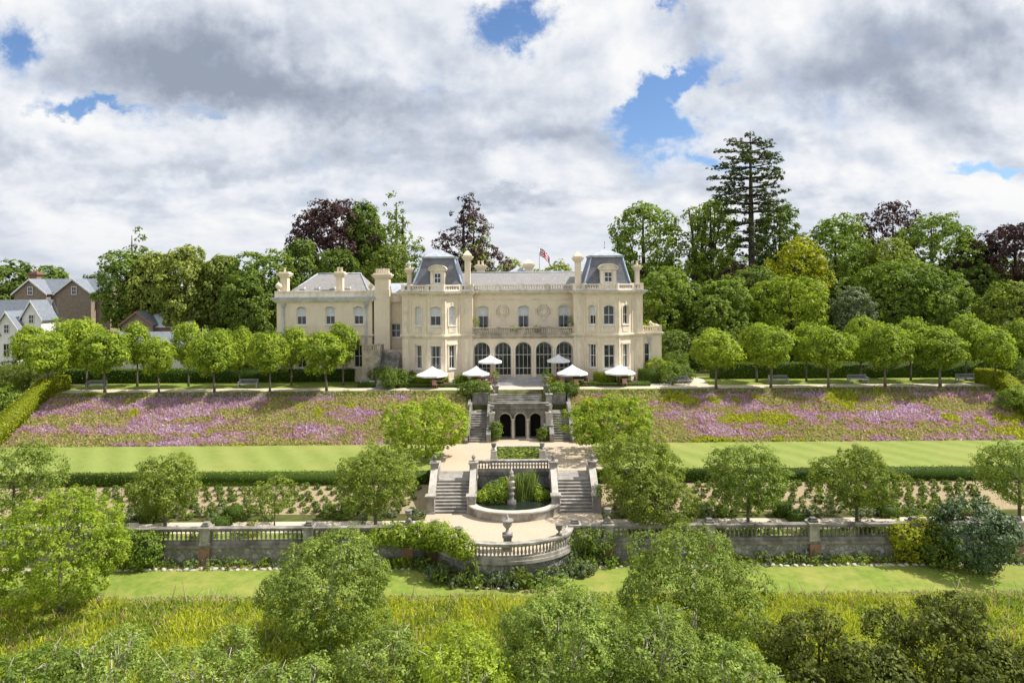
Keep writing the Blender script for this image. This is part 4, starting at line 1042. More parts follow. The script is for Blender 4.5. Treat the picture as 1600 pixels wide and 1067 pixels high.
# urns on the posts round the forecourt
def urn_thing(loc, s, label, mat='stone_dark', ball=False, plant=False, group=None):
    e = empty('stone_urn', loc, label, 'urn', group)
    q = MB(); q.cbox((0, 0, 0), .46 * s, .46 * s, .1 * s); q.lathe((0, 0, .1 * s), urn_profile(s, ball), 14); q.build('bowl', M[mat], e, world=False)
    if plant:
        lob = [(0, 0, 1.12 * s, .34 * s, .34 * s, .30 * s), (.1, .05, 1.3 * s, .22 * s, .22 * s, .25 * s)]
        C, Nn, t = crown_np(lob, 260, .06, 8); link(leaf_mesh('plant', C, Nn, .12, t, L['green']), 'plant', e)
    return e
for x, lab in ((-6.9, 'dark urn on the post at the left end of the ivy-clad wall'), (-3.45, 'dark urn on the curved balustrade beside the ivy'), (2.85, 'dark urn on the right of the curved balustrade'), (6.15, 'dark urn on the post beside the right-hand shrubs')):
    cur = x in (-3.45, 2.85); y = BCY - (BRY - .12) * math.sqrt(1 - ((x - BCX) / (BRX - .12)) ** 2) if cur else 44.75
    urn_thing((x, y, ZB - .02 if cur else ZB + .37), .72, lab)
# tall urn on pedestal behind the curved balustrade
tu = empty('pedestal_urn', (P(793, 840, 43.4)[0], 43.4, -5.55), 'tall weathered urn on a pedestal in the middle of the forecourt edge', 'urn')
q = MB(); pedestal(q, (0, 0), .52, .0, 1.05); q.build('pedestal', M['stone_dark'], tu, world=False)
q = MB(); q.lathe((0, 0, 1.05), [(.26, 0), (.26, .06), (.12, .14), (.09, .32), (.2, .44), (.30, .58), (.27, .74), (.38, .82), (.38, .88), (.15, .9), (.10, 1.0), (.07, 1.12), (.02, 1.22)], 16); q.build('bowl', M['stone'], tu, world=False)

# twin stairs with pool between
def stair(sgn, label):
    x0, x1 = (3.32, 5.92) if sgn > 0 else (-5.92, -3.32)
    s = empty('garden_stairs', ((x0 + x1) / 2, 51.9, -5.55), label, 'stairs', )
    for k in range(10):
        y = 50.4 + k * .3; z = -5.55 + (k + 1) * .166
        q = MB(); q.box(x0, x1, y, 53.6 if k == 9 else y + .62, z - .35, z - .06); q.box(x0 + .002, x1 - .002, y - .05, (55.58 if k == 9 else y + .5), z - .058, z)
        q.build('step', M['step'], s)
    fill = MB(); fill.prism([(x0, 53.0), (x1, 53.0), (x1, 55.58), (x0, 55.58)], -5.6, -3.96); fill.build('landing', M['stone'], s)
    for xi, w_, nm in (((2.93, .38, 'i'), (5.93, .44, 'o')) if sgn > 0 else ((-3.31, .38, 'i'), (-6.37, .44, 'o'))):
        q = MB(); q.M = Matrix(((0, 0, 1, xi), (1, 0, 0, 0), (0, 1, 0, 0), (0, 0, 0, 1)))      # profile (y,z) extruded in x
        prof = [(50.75, -5.6), (50.75, -4.75), (53.2, -3.15), (55.55, -3.15), (55.55, -5.6)]
        q.prism(prof, 0, w_); q.M = None; q.build('flank_wall', M['stone'], s)
        q = MB(); q.M = Matrix(((0, 0, 1, xi - .05), (1, 0, 0, 0), (0, 1, 0, 0), (0, 0, 0, 1)))
        q.prism([(50.7, -4.748), (50.7, -4.63), (53.2, -3.02), (55.57, -3.02), (55.57, -3.148), (53.2, -3.148)], 0, w_ + .1); q.M = None; q.build('flank_coping', M['stone_light'], s)
        cx = xi + w_ / 2
        q = MB(); pedestal(q, (cx, 50.55), .62, -5.56, -4.25); q.build('newel', M['stone'], s)
        q = MB(); pedestal(q, (cx, 53.5), .60, -3.9, -2.55); q.build('newel', M['stone'], s)
    return s
stair(-1, 'worn stone stairs to the left of the planted pool'); stair(1, 'worn stone stairs to the right of the planted pool')
for x, pos in ((-6.15, 'outer left'), (-3.12, 'inner left'), (3.12, 'inner right'), (6.15, 'outer right')):
    urn_thing((x, 53.5, -2.55), .62, 'small stone finial urn on the %s upper newel of the twin stairs' % pos, 'stone_dark', ball=True)
pw = empty('pool_wall', (0, 55.5, -5.55), 'dark stone wall behind the planted pool between the twin stairs', 'wall')
q = MB(); q.box(-2.92, 2.92, 55.3, 55.7, -5.6, -4.12); q.build('wall_face', M['rubble_dark'], pw)
q = MB(); q.box(-2.92, 2.92, 55.18, 55.74, -4.117, -3.88); q.build('string_course', M['stone_dark'], pw)
pb = empty('short_balustrade', (0, 55.4, -3.9), 'short stone balustrade above the planted pool', 'balustrade')
bal_line(pb, [(-2.9, 55.42), (2.9, 55.42)], -3.877, -2.95, .25, M['stone'], r=.085, cp=.44)
po = empty('planted_pool', (0, 52, -5.55), 'rounded raised pool with a stone rim between the twin stairs', 'pool')
q = MB(); cyp = 51.0
def parc(rx, ry, n=32): return [(rx * math.cos(PI + PI * i / n), cyp + ry * math.sin(PI + PI * i / n)) for i in range(n + 1)]
o_, i_ = parc(3.42, 2.6), parc(2.95, 2.15)
for i in range(32):
    lo = [o_[i], o_[i + 1], i_[i + 1], i_[i]]; l = [q.pt((p[0], p[1], -5.56)) for p in lo]; h = [q.pt((p[0], p[1], -4.98)) for p in lo]
    q.addf(h); q.addf([l[0], l[1], h[1], h[0]]); q.addf([l[2], l[3], h[3], h[2]])
q.build('rim', M['stone'], po)
q = MB(); o2, i2 = parc(3.52, 2.7), parc(2.88, 2.08)
for i in range(32):
    lo = [o2[i], o2[i + 1], i2[i + 1], i2[i]]; l = [q.pt((p[0], p[1], -4.977)) for p in lo]; h = [q.pt((p[0], p[1], -4.87)) for p in lo]
    q.addf(h); q.addf([l[0], l[1], h[1], h[0]]); q.addf([l[2], l[3], h[3], h[2]])
q.build('rim_coping', M['stone_light'], po)
q = MB(); q.face([(x, y, -5.15) for x, y in i_] + [(2.92, 55.3, -5.15), (-2.92, 55.3, -5.15)]); q.build('water', M['water'], po)
ft = empty('tiered_fountain', (P(799.5, 790, 51)[0], 51.2, -5.15), 'slender banded brown stone fountain column standing in the pool plants', 'fountain')
q = MB(); q.lathe((0, 0, 0), [(.34, -.3), (.34, .25), (.2, .32), (.15, .6), (.24, .75), (.16, .9)], 14); q.build('base', M['stone_dark'], ft, world=False)
for k in range(3):
    q = MB(); z = .9 + k * .45; q.lathe((0, 0, z), [(.15, 0), (.13, .12), (.26 - k * .03, .25), (.28 - k * .03, .33), (.13, .38), (.14, .45)], 14); q.build('tier', M['stone_light'] if k == 1 else M['stone'], ft, world=False)
q = MB(); q.lathe((0, 0, 2.25), [(.12, 0), (.16, .12), (.07, .24), (.02, .42)], 12); q.build('finial', M['stone_light'], ft, world=False)

# lily pond in the court
lx0, lx1 = P(776, 700, 63)[0], P(846, 700, 63)[0]; ly0, ly1 = 57.4, 63.2
ld_ = empty('lily_pond', ((lx0 + lx1) / 2, 60.3, -3.9), 'rectangular lily pond with pale stone kerb in the gravel court', 'pond')
q = MB()
for b in ((lx0 - .35, lx1 + .35, ly0 - .35, ly0), (lx0 - .35, lx1 + .35, ly1, ly1 + .35), (lx0 - .35, lx0, ly0, ly1), (lx1, lx1 + .35, ly0, ly1)): q.box(*b, -3.9, -3.72)
q.build('kerb', M['stone_light'], ld_)
q = MB(); q.face([(lx0, ly0, -3.8), (lx1, ly0, -3.8), (lx1, ly1, -3.8), (lx0, ly1, -3.8)]); q.build('water', M['water'], ld_)
n = 700; C = np.stack([RNG.uniform(lx0 + .15, lx1 - .15, n), RNG.uniform(ly0 + .15, ly1 - .15, n), RNG.uniform(-3.79, -3.72, n)], 1) - np.array(ld_.location)
o = link(leaf_mesh('lily_pad', C, unit(np.array([[0, 0, 1.]]) + .18 * rdir(n)), .3, RNG.uniform(.1, 1, n), L['olive'], .9), 'lily_pad', ld_); o['kind'] = 'stuff'
for sgn, nm, u in ((-1, 'left', 771.5), (1, 'right', 847.5)):
    x = P(u, 705, 58)[0]; e = empty('plinth', (x, 58.2, -3.89), 'pale stone plinth with a shallow bowl at the %s corner of the lily pond' % nm, 'plinth')
    q = MB(); q.frustum([(-.32, -.32), (.32, -.32), (.32, .32), (-.32, .32)], 0, [(-.22, -.22), (.22, -.22), (.22, .22), (-.22, .22)], .95); q.cbox((0, 0, .952), .56, .56, .1); q.build('shaft', M['stone_light'], e, world=False)
    q = MB(); q.lathe((0, 0, 1.053), urn_profile(.7), 12); q.build('bowl', M['stone_dark'], e, world=False)

# grotto with three arches, flights either side, central flight above
gx0, gx1 = P(768, 665, 67)[0], P(857, 665, 67)[0]
gr = empty('grotto', ((gx0 + gx1) / 2, 67, -3.9), 'shaded stone grotto with three dark arches under the terrace steps', 'grotto')
m = frame_mtx((gx0, 67), (gx1, 67)); w = gx1 - gx0; ops = []
for u0, u1 in ((781, 798), (805, 821), (828.5, 845)):
    ops.append((P(u0, 665, 67)[0] - gx0, P(u1, 665, 67)[0] - gx0, -3.82, -1.42, .5))
q = MB(); wall(q, m, w, -3.9, -.95, ops, .7); q.M = m
q.M = None; q.build('wall_face', M['stone_dark'], gr)
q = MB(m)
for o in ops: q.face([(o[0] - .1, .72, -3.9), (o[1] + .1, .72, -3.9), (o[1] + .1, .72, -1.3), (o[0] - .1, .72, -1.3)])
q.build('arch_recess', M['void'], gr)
q = MB(m)
for o in ops: arch_band(q, o[0], o[1], o[3] - o[4], o[4], .12, -.05, .02)
cs = [(ops[0][1] + ops[1][0]) / 2, (ops[1][1] + ops[2][0]) / 2]
q.build('arch_moulding', M['stone'], gr)
for c in cs:
    q = MB(m); q.lathe((c, -.06, -3.88), [(.2, 0), (.2, .12), (.14, .18), (.13, 1.75), (.2, 1.85), (.2, 1.95)], 12); q.build('column', M['stone_light'], gr)
q = MB(m); q.box(-.1, w + .1, -.22, .5, -.947, -.78); q.box(-.04, w + .04, -.12, .3, -.778, -.52); q.box(-.08, w + .08, -.18, .38, -.518, -.40); q.build('cornice', M['stone_dark'], gr)
q = MB(m); q.box(.02, .5, .4, 4.2, -3.9, -1.25); q.box(w - .5, w - .02, .4, 4.2, -3.9, -1.25); q.box(.02, w - .02, .8, 4.2, -1.248, -1.1); q.build('landing', M['stone_dark'], gr)
cf = empty('terrace_steps', ((gx0 + gx1) / 2, 71.5, -1.3), 'broad shaded steps climbing from the grotto roof to the terrace walk', 'stairs')
for k in range(6):
    q = MB(); q.box(gx0 + .45, gx1 - .45, 71.0 + k * .34, 73.1, -1.1 + k * .176, -1.1 + (k + 1) * .176 - .001 * (6 - k)); q.build('step', M['stone_dark'], cf)  # shade on these sunlit steps is put into the darker stone colour
for sgn, nm in ((-1, 'left'), (1, 'right')):
    xa, xb = (GL + .15, gx0 - .45) if sgn < 0 else (gx1 + .45, GR - .15)
    s = empty('side_stairs', ((xa + xb) / 2, 67.4, -3.9), 'shaded brown side stairs rising on the %s of the grotto' % nm, 'stairs')
    for k in range(12):
        y = 65.5 + k * .3; z = -3.9 + (k + 1) * .176
        q = MB(); q.box(xa, xb, y, y + (2.2 if k == 11 else .6), z - .3, z - .001 * k); q.build('step', M['stone_dark'], s)
    for x_, w_ in ((xa - .2, .2), (xb, .42)) if sgn < 0 else ((xb, .2), (xa - .42, .42)):
        q = MB(); q.M = Matrix(((0, 0, 1, x_), (1, 0, 0, 0), (0, 1, 0, 0), (0, 0, 0, 1))); q.prism([(65.3, -3.95), (65.3, -3.1), (69.0, -.95), (71, -.95), (71, -3.95)], 0, w_); q.M = None; q.build('flank_wall', M['stone_dark'], s)
    q = MB(); q.box(xa, xb, 71.0, 71.35, -2.0, -.15); q.box(xa - .02, xb + .02, 70.94, 71.4, -.148, -.05); q.build('back_wall', M['stone_dark'], s)
    x = gx0 + .05 if sgn < 0 else gx1 - .05
    g = empty('gate_pillar', (x, 66.6, -3.9), 'pale stone pillar on the %s front corner of the grotto' % nm, 'pillar')
    q = MB(); pedestal(q, (0, 0), .72, 0, 1.45); q.build('base', M['stone'], g, world=False)
    q = MB(); q.cbox((0, 0, 1.452), .46, .46, 1.1); q.cbox((0, 0, 2.553), .62, .62, .14); q.build('shaft', M['stone_light'], g, world=False)
    q = MB(); q.lathe((0, 0, 2.694), urn_profile(.75), 12); q.build('bowl', M['stone_dark'], g, world=False)
# pillars at the head of the steps
for sgn, nm, u in ((-1, 'left', 774.5), (1, 'right', 853.5)):
    x = P(u, 605, 72.6)[0]
    g = empty('gate_pillar', (x, 72.6, -.08), 'stone pillar with a planted urn on the %s of the terrace step head' % nm, 'pillar')
    q = MB(); pedestal(q, (0, 0), .6, -.9, .55); q.build('base', M['stone'], g, world=False)
    q = MB(); q.lathe((0, 0, .552), urn_profile(1.0), 12); q.build('bowl', M['stone_dark'], g, world=False)
    C, Nn, t = crown_np([(0, 0, 1.6, .4, .4, .42), (.1, 0, 1.95, .22, .22, .3)], 240, .07, 8); link(leaf_mesh('plant', C, Nn, .15, t, L['olive' if sgn < 0 else 'green']), 'plant', g)
    g = empty('gate_pillar', (x + sgn * .15, 70.2, -1.3), 'square stone pier halfway down the %s side of the terrace steps' % nm, 'pillar')
    q = MB(); pedestal(q, (0, 0), .6, -.1, 1.25); q.build('base', M['stone'], g, world=False); q = MB(); q.lathe((0, 0, 1.25), urn_profile(.6, True), 10); q.build('finial', M['stone_dark'], g, world=False)
# bank side walls of the cut
for x, nm in ((GL - .28, 'left'), (GR, 'right')):
    q = MB(); q.M = Matrix(((0, 0, 1, x), (1, 0, 0, 0), (0, 1, 0, 0), (0, 0, 0, 1))); q.prism([(64.9, -4.0), (64.9, -3.55), (72.6, .12), (73.1, .12), (73.1, -4.0)], 0, .28); q.M = None
    tag(q.build('sloping_wall', M['stone_dark'], None, loc=(x, 69, -3.9)), 'sloping stone kerb wall down the bank on the %s of the grotto' % nm, 'wall')
# white edging stones of the border under the wall
def stone_mesh(s):
    mb = MB(); k = 6; prof = [(.5, 0), (.55, .3), (.45, .7), (.2, .9)]
    for r, z in prof: pass
    mb.lathe((0, 0, 0), [(r * s * random.uniform(.85, 1.1), z * s * .9) for r, z in prof], k); return mb
es = []
xs_ = list(np.arange(-32.5, -5.5, .48)) + list(np.arange(5.5, 33, .48))
for i, x in enumerate(xs_):
    y = 43.72
    if i < 4:
        o = stone_mesh(.3).build('edging_stone', M['stone_light']); es.append(o)
    else: o = es[i % 4].copy(); COL.objects.link(o)
    o.location = (x + random.uniform(-.1, .1), y + random.uniform(-.05, .05), -6.83); o.rotation_euler = (0, 0, random.uniform(0, 6)); o.scale = (random.uniform(.7, 1.6), random.uniform(.6, .9), random.uniform(.35, .75))
    tag(o, 'small white stone edging the flower border under the flint wall', 'edging stone', 'white stones edging the border')
for i in range(26):
    t = PI + PI * (i + .5) / 26; o = es[i % 4].copy(); COL.objects.link(o); o.location = (BCX + 5.6 * math.cos(t), 44.5 + 3.85 * math.sin(t) + .1, -6.84); o.scale = (random.uniform(.6, 1.2), .7, random.uniform(.25, .5))
    tag(o, 'small pale stone edging the curved bed round the bastion', 'edging stone', 'pale stones edging the bastion bed')
mb = MB(); mb.face([(BCX + 5.6 * math.cos(PI + PI * i / 30), 44.5 + 3.85 * math.sin(PI + PI * i / 30), -6.825) for i in range(31)]); struct(mb.build('bastion_bed', M['earth']))
# raised terrace with balustrade and outside stair left of the house
sx0, sx1 = P(566, 560, 77)[0], lt[0][0] - .02
rt_ = empty('raised_terrace', ((sx0 + sx1) / 2, 77.5, 0), 'small raised stone terrace with balustrade left of the left tower', 'terrace')
q = MB(); q.box(sx0, sx1 - 2.4, 76.9, 79.6, -.1, 3.7); q.box(sx1 - 2.4, sx1, 78.4, 79.6, -.1, 3.7); q.build('wall_face', M['balcony'], rt_)
q = MB(); parapet(q, [(sx0, 76.95), (sx1 - 2.4, 76.95)], 3.703, 4.55, .4, .26, .22); q.build('parapet', M['balcony'], rt_)
q = MB()
for k in range(18): q.box(sx1 - 2.3, sx1 - .3, 73.9 + k * .26 + .0, 78.5, -.1 + k * .2, .1 + k * .2 - .001 * (18 - k))
q.build('stair', M['stone_dark'], rt_)
q = MB(); q.M = Matrix(((0, 0, 1, sx1 - 2.5), (1, 0, 0, 0), (0, 1, 0, 0), (0, 0, 0, 1))); q.prism([(75.4, -.1), (75.4, 1.2), (78.3, 4.4), (78.9, 4.4), (78.9, -.1)], 0, .22); q.M = None; q.build('stair_parapet', M['stone_dark'], rt_)
for u, nm in ((582, 'left'), (619, 'right')):
    x = P(u, 600, 75.6)[0]; e = empty('statue_plinth', (x, 75.7, -.05), 'pale stone figure-shaped finial on a plinth %s of the dark recess beside the house' % nm, 'statue')
    q = MB(); pedestal(q, (0, 0), .5, 0, .75); q.build('plinth', M['stone_light'], e, world=False)
    q = MB(); q.lathe((0, 0, .75), [(.18, 0), (.14, .2), (.17, .5), (.13, .75), (.19, .95), (.07, 1.08), (.11, 1.2), (.09, 1.34), (.02, 1.4)], 12); q.build('figure', M['stone'], e, world=False)

# ================================================================= FURNITURE
def parasol(loc, rad, zc, label, group='white parasols on the terrace'):
    e = empty('parasol', loc, label, 'parasol', group)
    q = MB(); n = 8; ez = zc; top = zc + rad * .48
    prof = [(rad, ez - .16), (rad, ez), (rad * .62, ez + rad * .15), (rad * .25, ez + rad * .34), (.08, top)]
    rings = [[q.pt((r * math.cos(2 * PI * (k + .5) / n) * 1.0, r * math.sin(2 * PI * (k + .5) / n), z)) for k in range(n)] for r, z in prof]
    for a, b in zip(rings, rings[1:]):
        for k in range(n): q.addf([a[k], a[(k + 1) % n], b[(k + 1) % n], b[k]])
    q.addf(rings[-1]); q.build('canopy', M['canvas'], e, world=False)
    q = MB(); q.tube([(0, 0, .05), (0, 0, top + .1)], [.05, .05], 8); q.build('pole', M['pole'], e, world=False)
    for k in range(8):
        q = MB(); a = 2 * PI * (k + .5) / 8; q.tube([(0, 0, top - .1), (rad * .97 * math.cos(a), rad * .97 * math.sin(a), ez - .02)], [.02, .02], 4); q.build('rib', M['pole'], e, world=False)
    q = MB(); q.lathe((0, 0, 0), [(.36, 0), (.36, .06), (.1, .12), (.07, .3)], 14); q.build('base', M['iron'], e, world=False)
    return e
pdat = [(675.5, 585, 75.0, 1.8, 'low white parasol furthest left, above the clipped hedge'), (744, 583, 75.6, 1.6, 'white parasol left of the entrance steps beside the tall one'), (766, 564.5, 76.6, 1.4, 'raised white parasol in front of the left-hand arches'),
        (872.5, 563, 76.4, 1.35, 'raised white parasol in front of the right-hand arches'), (894, 582.5, 75.0, 1.8, 'white parasol right of the entrance steps beside the planted urn'), (968.5, 581.5, 75.2, 1.75, 'low white parasol furthest right, in front of the right tower')]
for u, v, D, r, lab in pdat:
    x, y, z = P(u, v, D); parasol((x, D, -.03), r, z + .03, lab)
def chair_proto(label, loc):
    e = empty('garden_chair', loc, label, 'chair', 'garden chairs round the terrace tables')
    q = MB(); q.box(-.24, .24, -.24, .24, .40, .50); q.build('seat', M['cushion'], e, world=False)
    q = MB(); q.box(-.24, .24, .20, .26, .5, .95); q.build('backrest', M['cushion'], e, world=False)
    for sx in (-1, 1):
        for sy in (-1, 1):
            q = MB(); q.tube([(sx * .22, sy * .22, 0), (sx * .21, sy * .21, .42)], [.022, .025], 6); q.build('leg', M['wood'], e, world=False)
    return e
def table_proto(label, loc):
    e = empty('garden_table', loc, label, 'table', 'round terrace tables')
    q = MB(); q.lathe((0, 0, .70), [(.55, 0), (.58, .02), (.58, .04), (.02, .042)], 20); q.build('tabletop', M['stone_light'], e, world=False)
    for k in range(3):
        a = 2 * PI * k / 3; q = MB(); q.tube([(.4 * math.cos(a), .4 * math.sin(a), 0), (.12 * math.cos(a), .12 * math.sin(a), .35), (.3 * math.cos(a), .3 * math.sin(a), .7)], [.025, .025, .025], 6); q.build('leg', M['iron'], e, world=False)
    return e
T0 = C0 = None
where = ['under the parasol furthest left', 'under the white parasol left of the steps', 'below the raised left parasol', 'below the raised right parasol', 'under the white parasol right of the steps', 'under the parasol furthest right']
for i, (u, v, D, r, lab) in enumerate(pdat):
    x = P(u, v, D)[0]; dx = .75 if i != 2 else -.75
    loc = (x + dx * .9, D - .1, -.03)
    if T0 is None: T0 = t = table_proto('', loc)
    else: t = copy_tree(T0); t.location = loc
    t['label'] = 'small round garden table ' + where[i]
    for k, a in enumerate((.3, 2.4, 4.4)):
        cl = (loc[0] + .85 * math.cos(a), loc[1] + .85 * math.sin(a), -.03)
        if C0 is None: C0 = c = chair_proto('', cl)
        else: c = copy_tree(C0); c.location = cl
        c.rotation_euler = (0, 0, a - PI / 2)
        c['label'] = 'pink cushioned garden chair ' + where[i] + ', ' + ('on the right side', 'at the back left', 'on the near side')[k]
def bench_proto(label, loc):
    e = empty('garden_bench', loc, label, 'bench', 'grey wooden benches along the terrace walk')
    for k in range(4):
        q = MB(); q.box(-1.05, 1.05, -.24 + k * .13, -.14 + k * .13, .42, .46); q.build('seat_slat', M['wood_grey'], e, world=False)
    for sx in (-1, 1):
        q = MB(); q.box(sx * 1.0 - .04, sx * 1.0 + .04, .24, .31, 0, .95); q.build('leg', M['wood_grey'], e, world=False)
        q = MB(); q.box(sx * 1.0 - .04, sx * 1.0 + .04, -.27, -.2, 0, .66); q.build('leg', M['wood_grey'], e, world=False)
        q = MB(); q.box(sx * 1.0 - .05, sx * 1.0 + .05, -.3, .24, .66, .71); q.build('armrest', M['wood_grey'], e, world=False)
    q = MB(); q.box(-.96, .96, .25, .30, .86, .95); q.box(-.96, .96, .25, .30, .5, .56)
    for k in range(15): q.box(-.93 + k * .131 - .025, -.93 + k * .131 + .025, .262, .288, .56, .86)
    q.build('backrest', M['wood_grey'], e, world=False)
    return e
B0 = None
for u, lab in ((150, 'grey bench by the left end of the terrace walk'), (387, 'grey bench midway along the left half of the walk'), (578, 'grey bench in front of the raised side terrace'),
               (1062, 'grey bench just left of the pale side path'), (1217, 'grey bench behind the second tree right of the house'), (1341, 'grey bench midway along the right half of the walk'), (1511, 'grey bench near the right-hand end hedge')):
    loc = (P(u, 600, 75.4)[0], 75.5, -.035)
    if B0 is None: B0 = b = bench_proto(lab, loc)
    else: b = copy_tree(B0); b.location = loc; b['label'] = lab

# ================================================================= OUTLYING BUILDINGS
def gable_block(root, x0, x1, y0, y1, z0, ze, zr, wallm, roofm, along='x', barge='white', ov=.35):
    """simple house block with gables; ridge along x or y"""
    q = MB(); q.box(x0, x1, y0, y1, z0, ze)
    if along == 'y':
        xm = (x0 + x1) / 2
        for y in (y0, y1): q.face([(x0, y, ze), (x1, y, ze), (xm, y, zr)])
    else:
        ym = (y0 + y1) / 2
        for x in (x0, x1): q.face([(x, y0, ze), (x, y1, ze), (x, ym, zr)])
    q.build('wall', M[wallm], root)
    r = MB(); t = .12
    if along == 'y':
        xm = (x0 + x1) / 2; s = (zr - ze) / (xm - x0)
        for sg in (-1, 1):
            xe = x0 - ov if sg < 0 else x1 + ov; a = (xe, ze - s * ov); 
            r.M = None
            pts = [(xe, a[1] + .05), (xm, zr + .05), (xm, zr + .05 + t), (xe, a[1] + .05 + t)]
            lo = [r.pt((p[0], y0 - ov, p[1])) for p in pts]; hi = [r.pt((p[0], y1 + ov, p[1])) for p in pts]
            r.addf(lo); r.addf(hi[::-1])
            for k in range(4): r.addf([lo[k], lo[(k + 1) % 4], hi[(k + 1) % 4], hi[k]])
    else:
        ym = (y0 + y1) / 2; s = (zr - ze) / (ym - y0)
        for sg in (-1, 1):
            ye = y0 - ov if sg < 0 else y1 + ov; zz = ze - s * ov
            pts = [(ye, zz + .05), (ym, zr + .05), (ym, zr + .05 + t), (ye, zz + .05 + t)]
            lo = [r.pt((x0 - ov, p[0], p[1])) for p in pts]; hi = [r.pt((x1 + ov, p[0], p[1])) for p in pts]
            r.addf(lo); r.addf(hi[::-1])
            for k in range(4): r.addf([lo[k], lo[(k + 1) % 4], hi[(k + 1) % 4], hi[k]])
    rf = r.build('roof', M[roofm], root)
    if along == 'y' and barge:
        for sg in (-1, 1):
            b = MB(); xm = (x0 + x1) / 2; s = (zr - ze) / (xm - x0); xe = x0 - ov if sg < 0 else x1 + ov; zz = ze - s * ov
            y = y0 - ov - .06; pts = [(xe, zz - .12), (xm, zr - .12), (xm, zr + .2), (xe, zz + .2)]
            lo = [b.pt((p[0], y, p[1])) for p in pts]; hi = [b.pt((p[0], y + .055, p[1])) for p in pts]; b.addf(lo); b.addf(hi[::-1])
            for k in range(4): b.addf([lo[k], lo[(k + 1) % 4], hi[(k + 1) % 4], hi[k]])
            b.build('bargeboard', M[barge], rf)
    return rf
M['slate_blue'] = mat_slate('blue_grey_slate', (.15, .175, .215), (.21, .235, .275), (.27, .27, .27))
D = 116
hx = lambda u, d=D: P(u, 440, d)[0]; hz = lambda v, u=90, d=D: P(u, v, d)[2]
lo_ = empty('lodge', (hx(92), D, 0), 'brown stone lodge with two slate gables and a brick chimney behind the white house', 'house')
gable_block(lo_, hx(28), hx(163), D + 1.6, D + 5.5, 0, hz(455), hz(437), 'lodge', 'slate_blue', 'x')
for u0, u1, uw in ((22, 72, 47.5), (88, 142, 116)):
    gable_block(lo_, hx(u0), hx(u1), D, D + 4.5, 0, hz(458), hz(437), 'lodge', 'slate_blue', 'y')
    c = hx(uw); zz = hz(458); o = (c - .45 - hx(u0), c + .45 - hx(u0), zz - .3, zz + 1.1, 0)
    mw = frame_mtx((hx(u0), D - .12), (hx(u1), D - .12)); window(lo_, mw, o, d=0.0, bars=1, sill=False, fw=.1)
chimney(lo_, hx(27), hx(38), D + 3, D + 4.2, 5, hz(424), pots=2, m='brick')
D = 99; wh = empty('white_house', (hx(10, D), D, 0), 'white gabled house with grey slate roof at the left edge', 'house')
gz = lambda v, u=40: P(u, v, D)[2]
gable_block(wh, hx(-90, D), hx(52, D), D + 2.0, D + 5.5, 0, gz(506), gz(471), 'render_white', 'slate_blue', 'x')
for u0, u1, vr, ve in ((34, 64, 471, 496), (6, 38, 487, 510), (-30, 10, 500, 520)):
    gable_block(wh, hx(u0, D), hx(u1, D), D - (1.5 if u0 != 34 else 0), D + 3, 0, gz(ve), gz(vr), 'render_white', 'slate_blue', 'y')
    c = (hx(u0, D) + hx(u1, D)) / 2; y_ = D - (1.5 if u0 != 34 else 0) - .1; b = hx(u0, D); zb = gz(ve) - .9
    window(wh, frame_mtx((b, y_), (b + 5, y_)), (c - b - .42, c - b + .42, zb, zb + 1.3, 0), d=0.0, sill=False, fw=.09)
    window(wh, frame_mtx((b, y_), (b + 5, y_)), (c - b - .5, c - b + .5, zb - 3.4, zb - 1.4, 0), d=0.0, sill=False, fw=.09)
D = 101; gh = empty('greenhouse', (hx(240, D), D, 0), 'outbuilding with pale glazed roof behind the left row of trees', 'outbuilding')
gz = lambda v, u=235: P(u, v, D)[2]
gable_block(gh, hx(190, D), hx(238, D), D, D + 7, 0, gz(506), gz(488), 'lodge', 'slate_blue', 'y', 'brick')
gable_block(gh, hx(226, D), hx(290, D), D + .9, D + 6, 0, gz(510), gz(489), 'brick', 'glaze', 'x')
D = 92; an = empty('outbuilding', (hx(250, D), D, 0), 'low pale rendered outbuilding glimpsed between the left terrace trees', 'outbuilding')
gz = lambda v, u=250: P(u, v, D)[2]
gable_block(an, hx(165, D), hx(330, D), D, D + 5, 0, gz(543), gz(522), 'render_white', 'slate_blue', 'x')
for u in (200, 240, 285):
    b = hx(u, D); window(an, frame_mtx((b, D - .1), (b + 1, D - .1)), (0, 1.0, .9, 2.1, 0), d=0, sill=False)
an2 = empty('outbuilding', (hx(385, D), D, 0), 'pale stone archway building behind the trees left of the house', 'outbuilding')
gable_block(an2, hx(365, D), hx(412, D), D, D + 4, 0, gz(560), gz(545), 'render_white', 'slate_blue', 'y')
b = hx(383, D); window(an2, frame_mtx((b, D - .1), (b + 1.6, D - .1)), (0, 1.5, .1, 2.3, .5), d=0, sill=False, name='arched_opening')

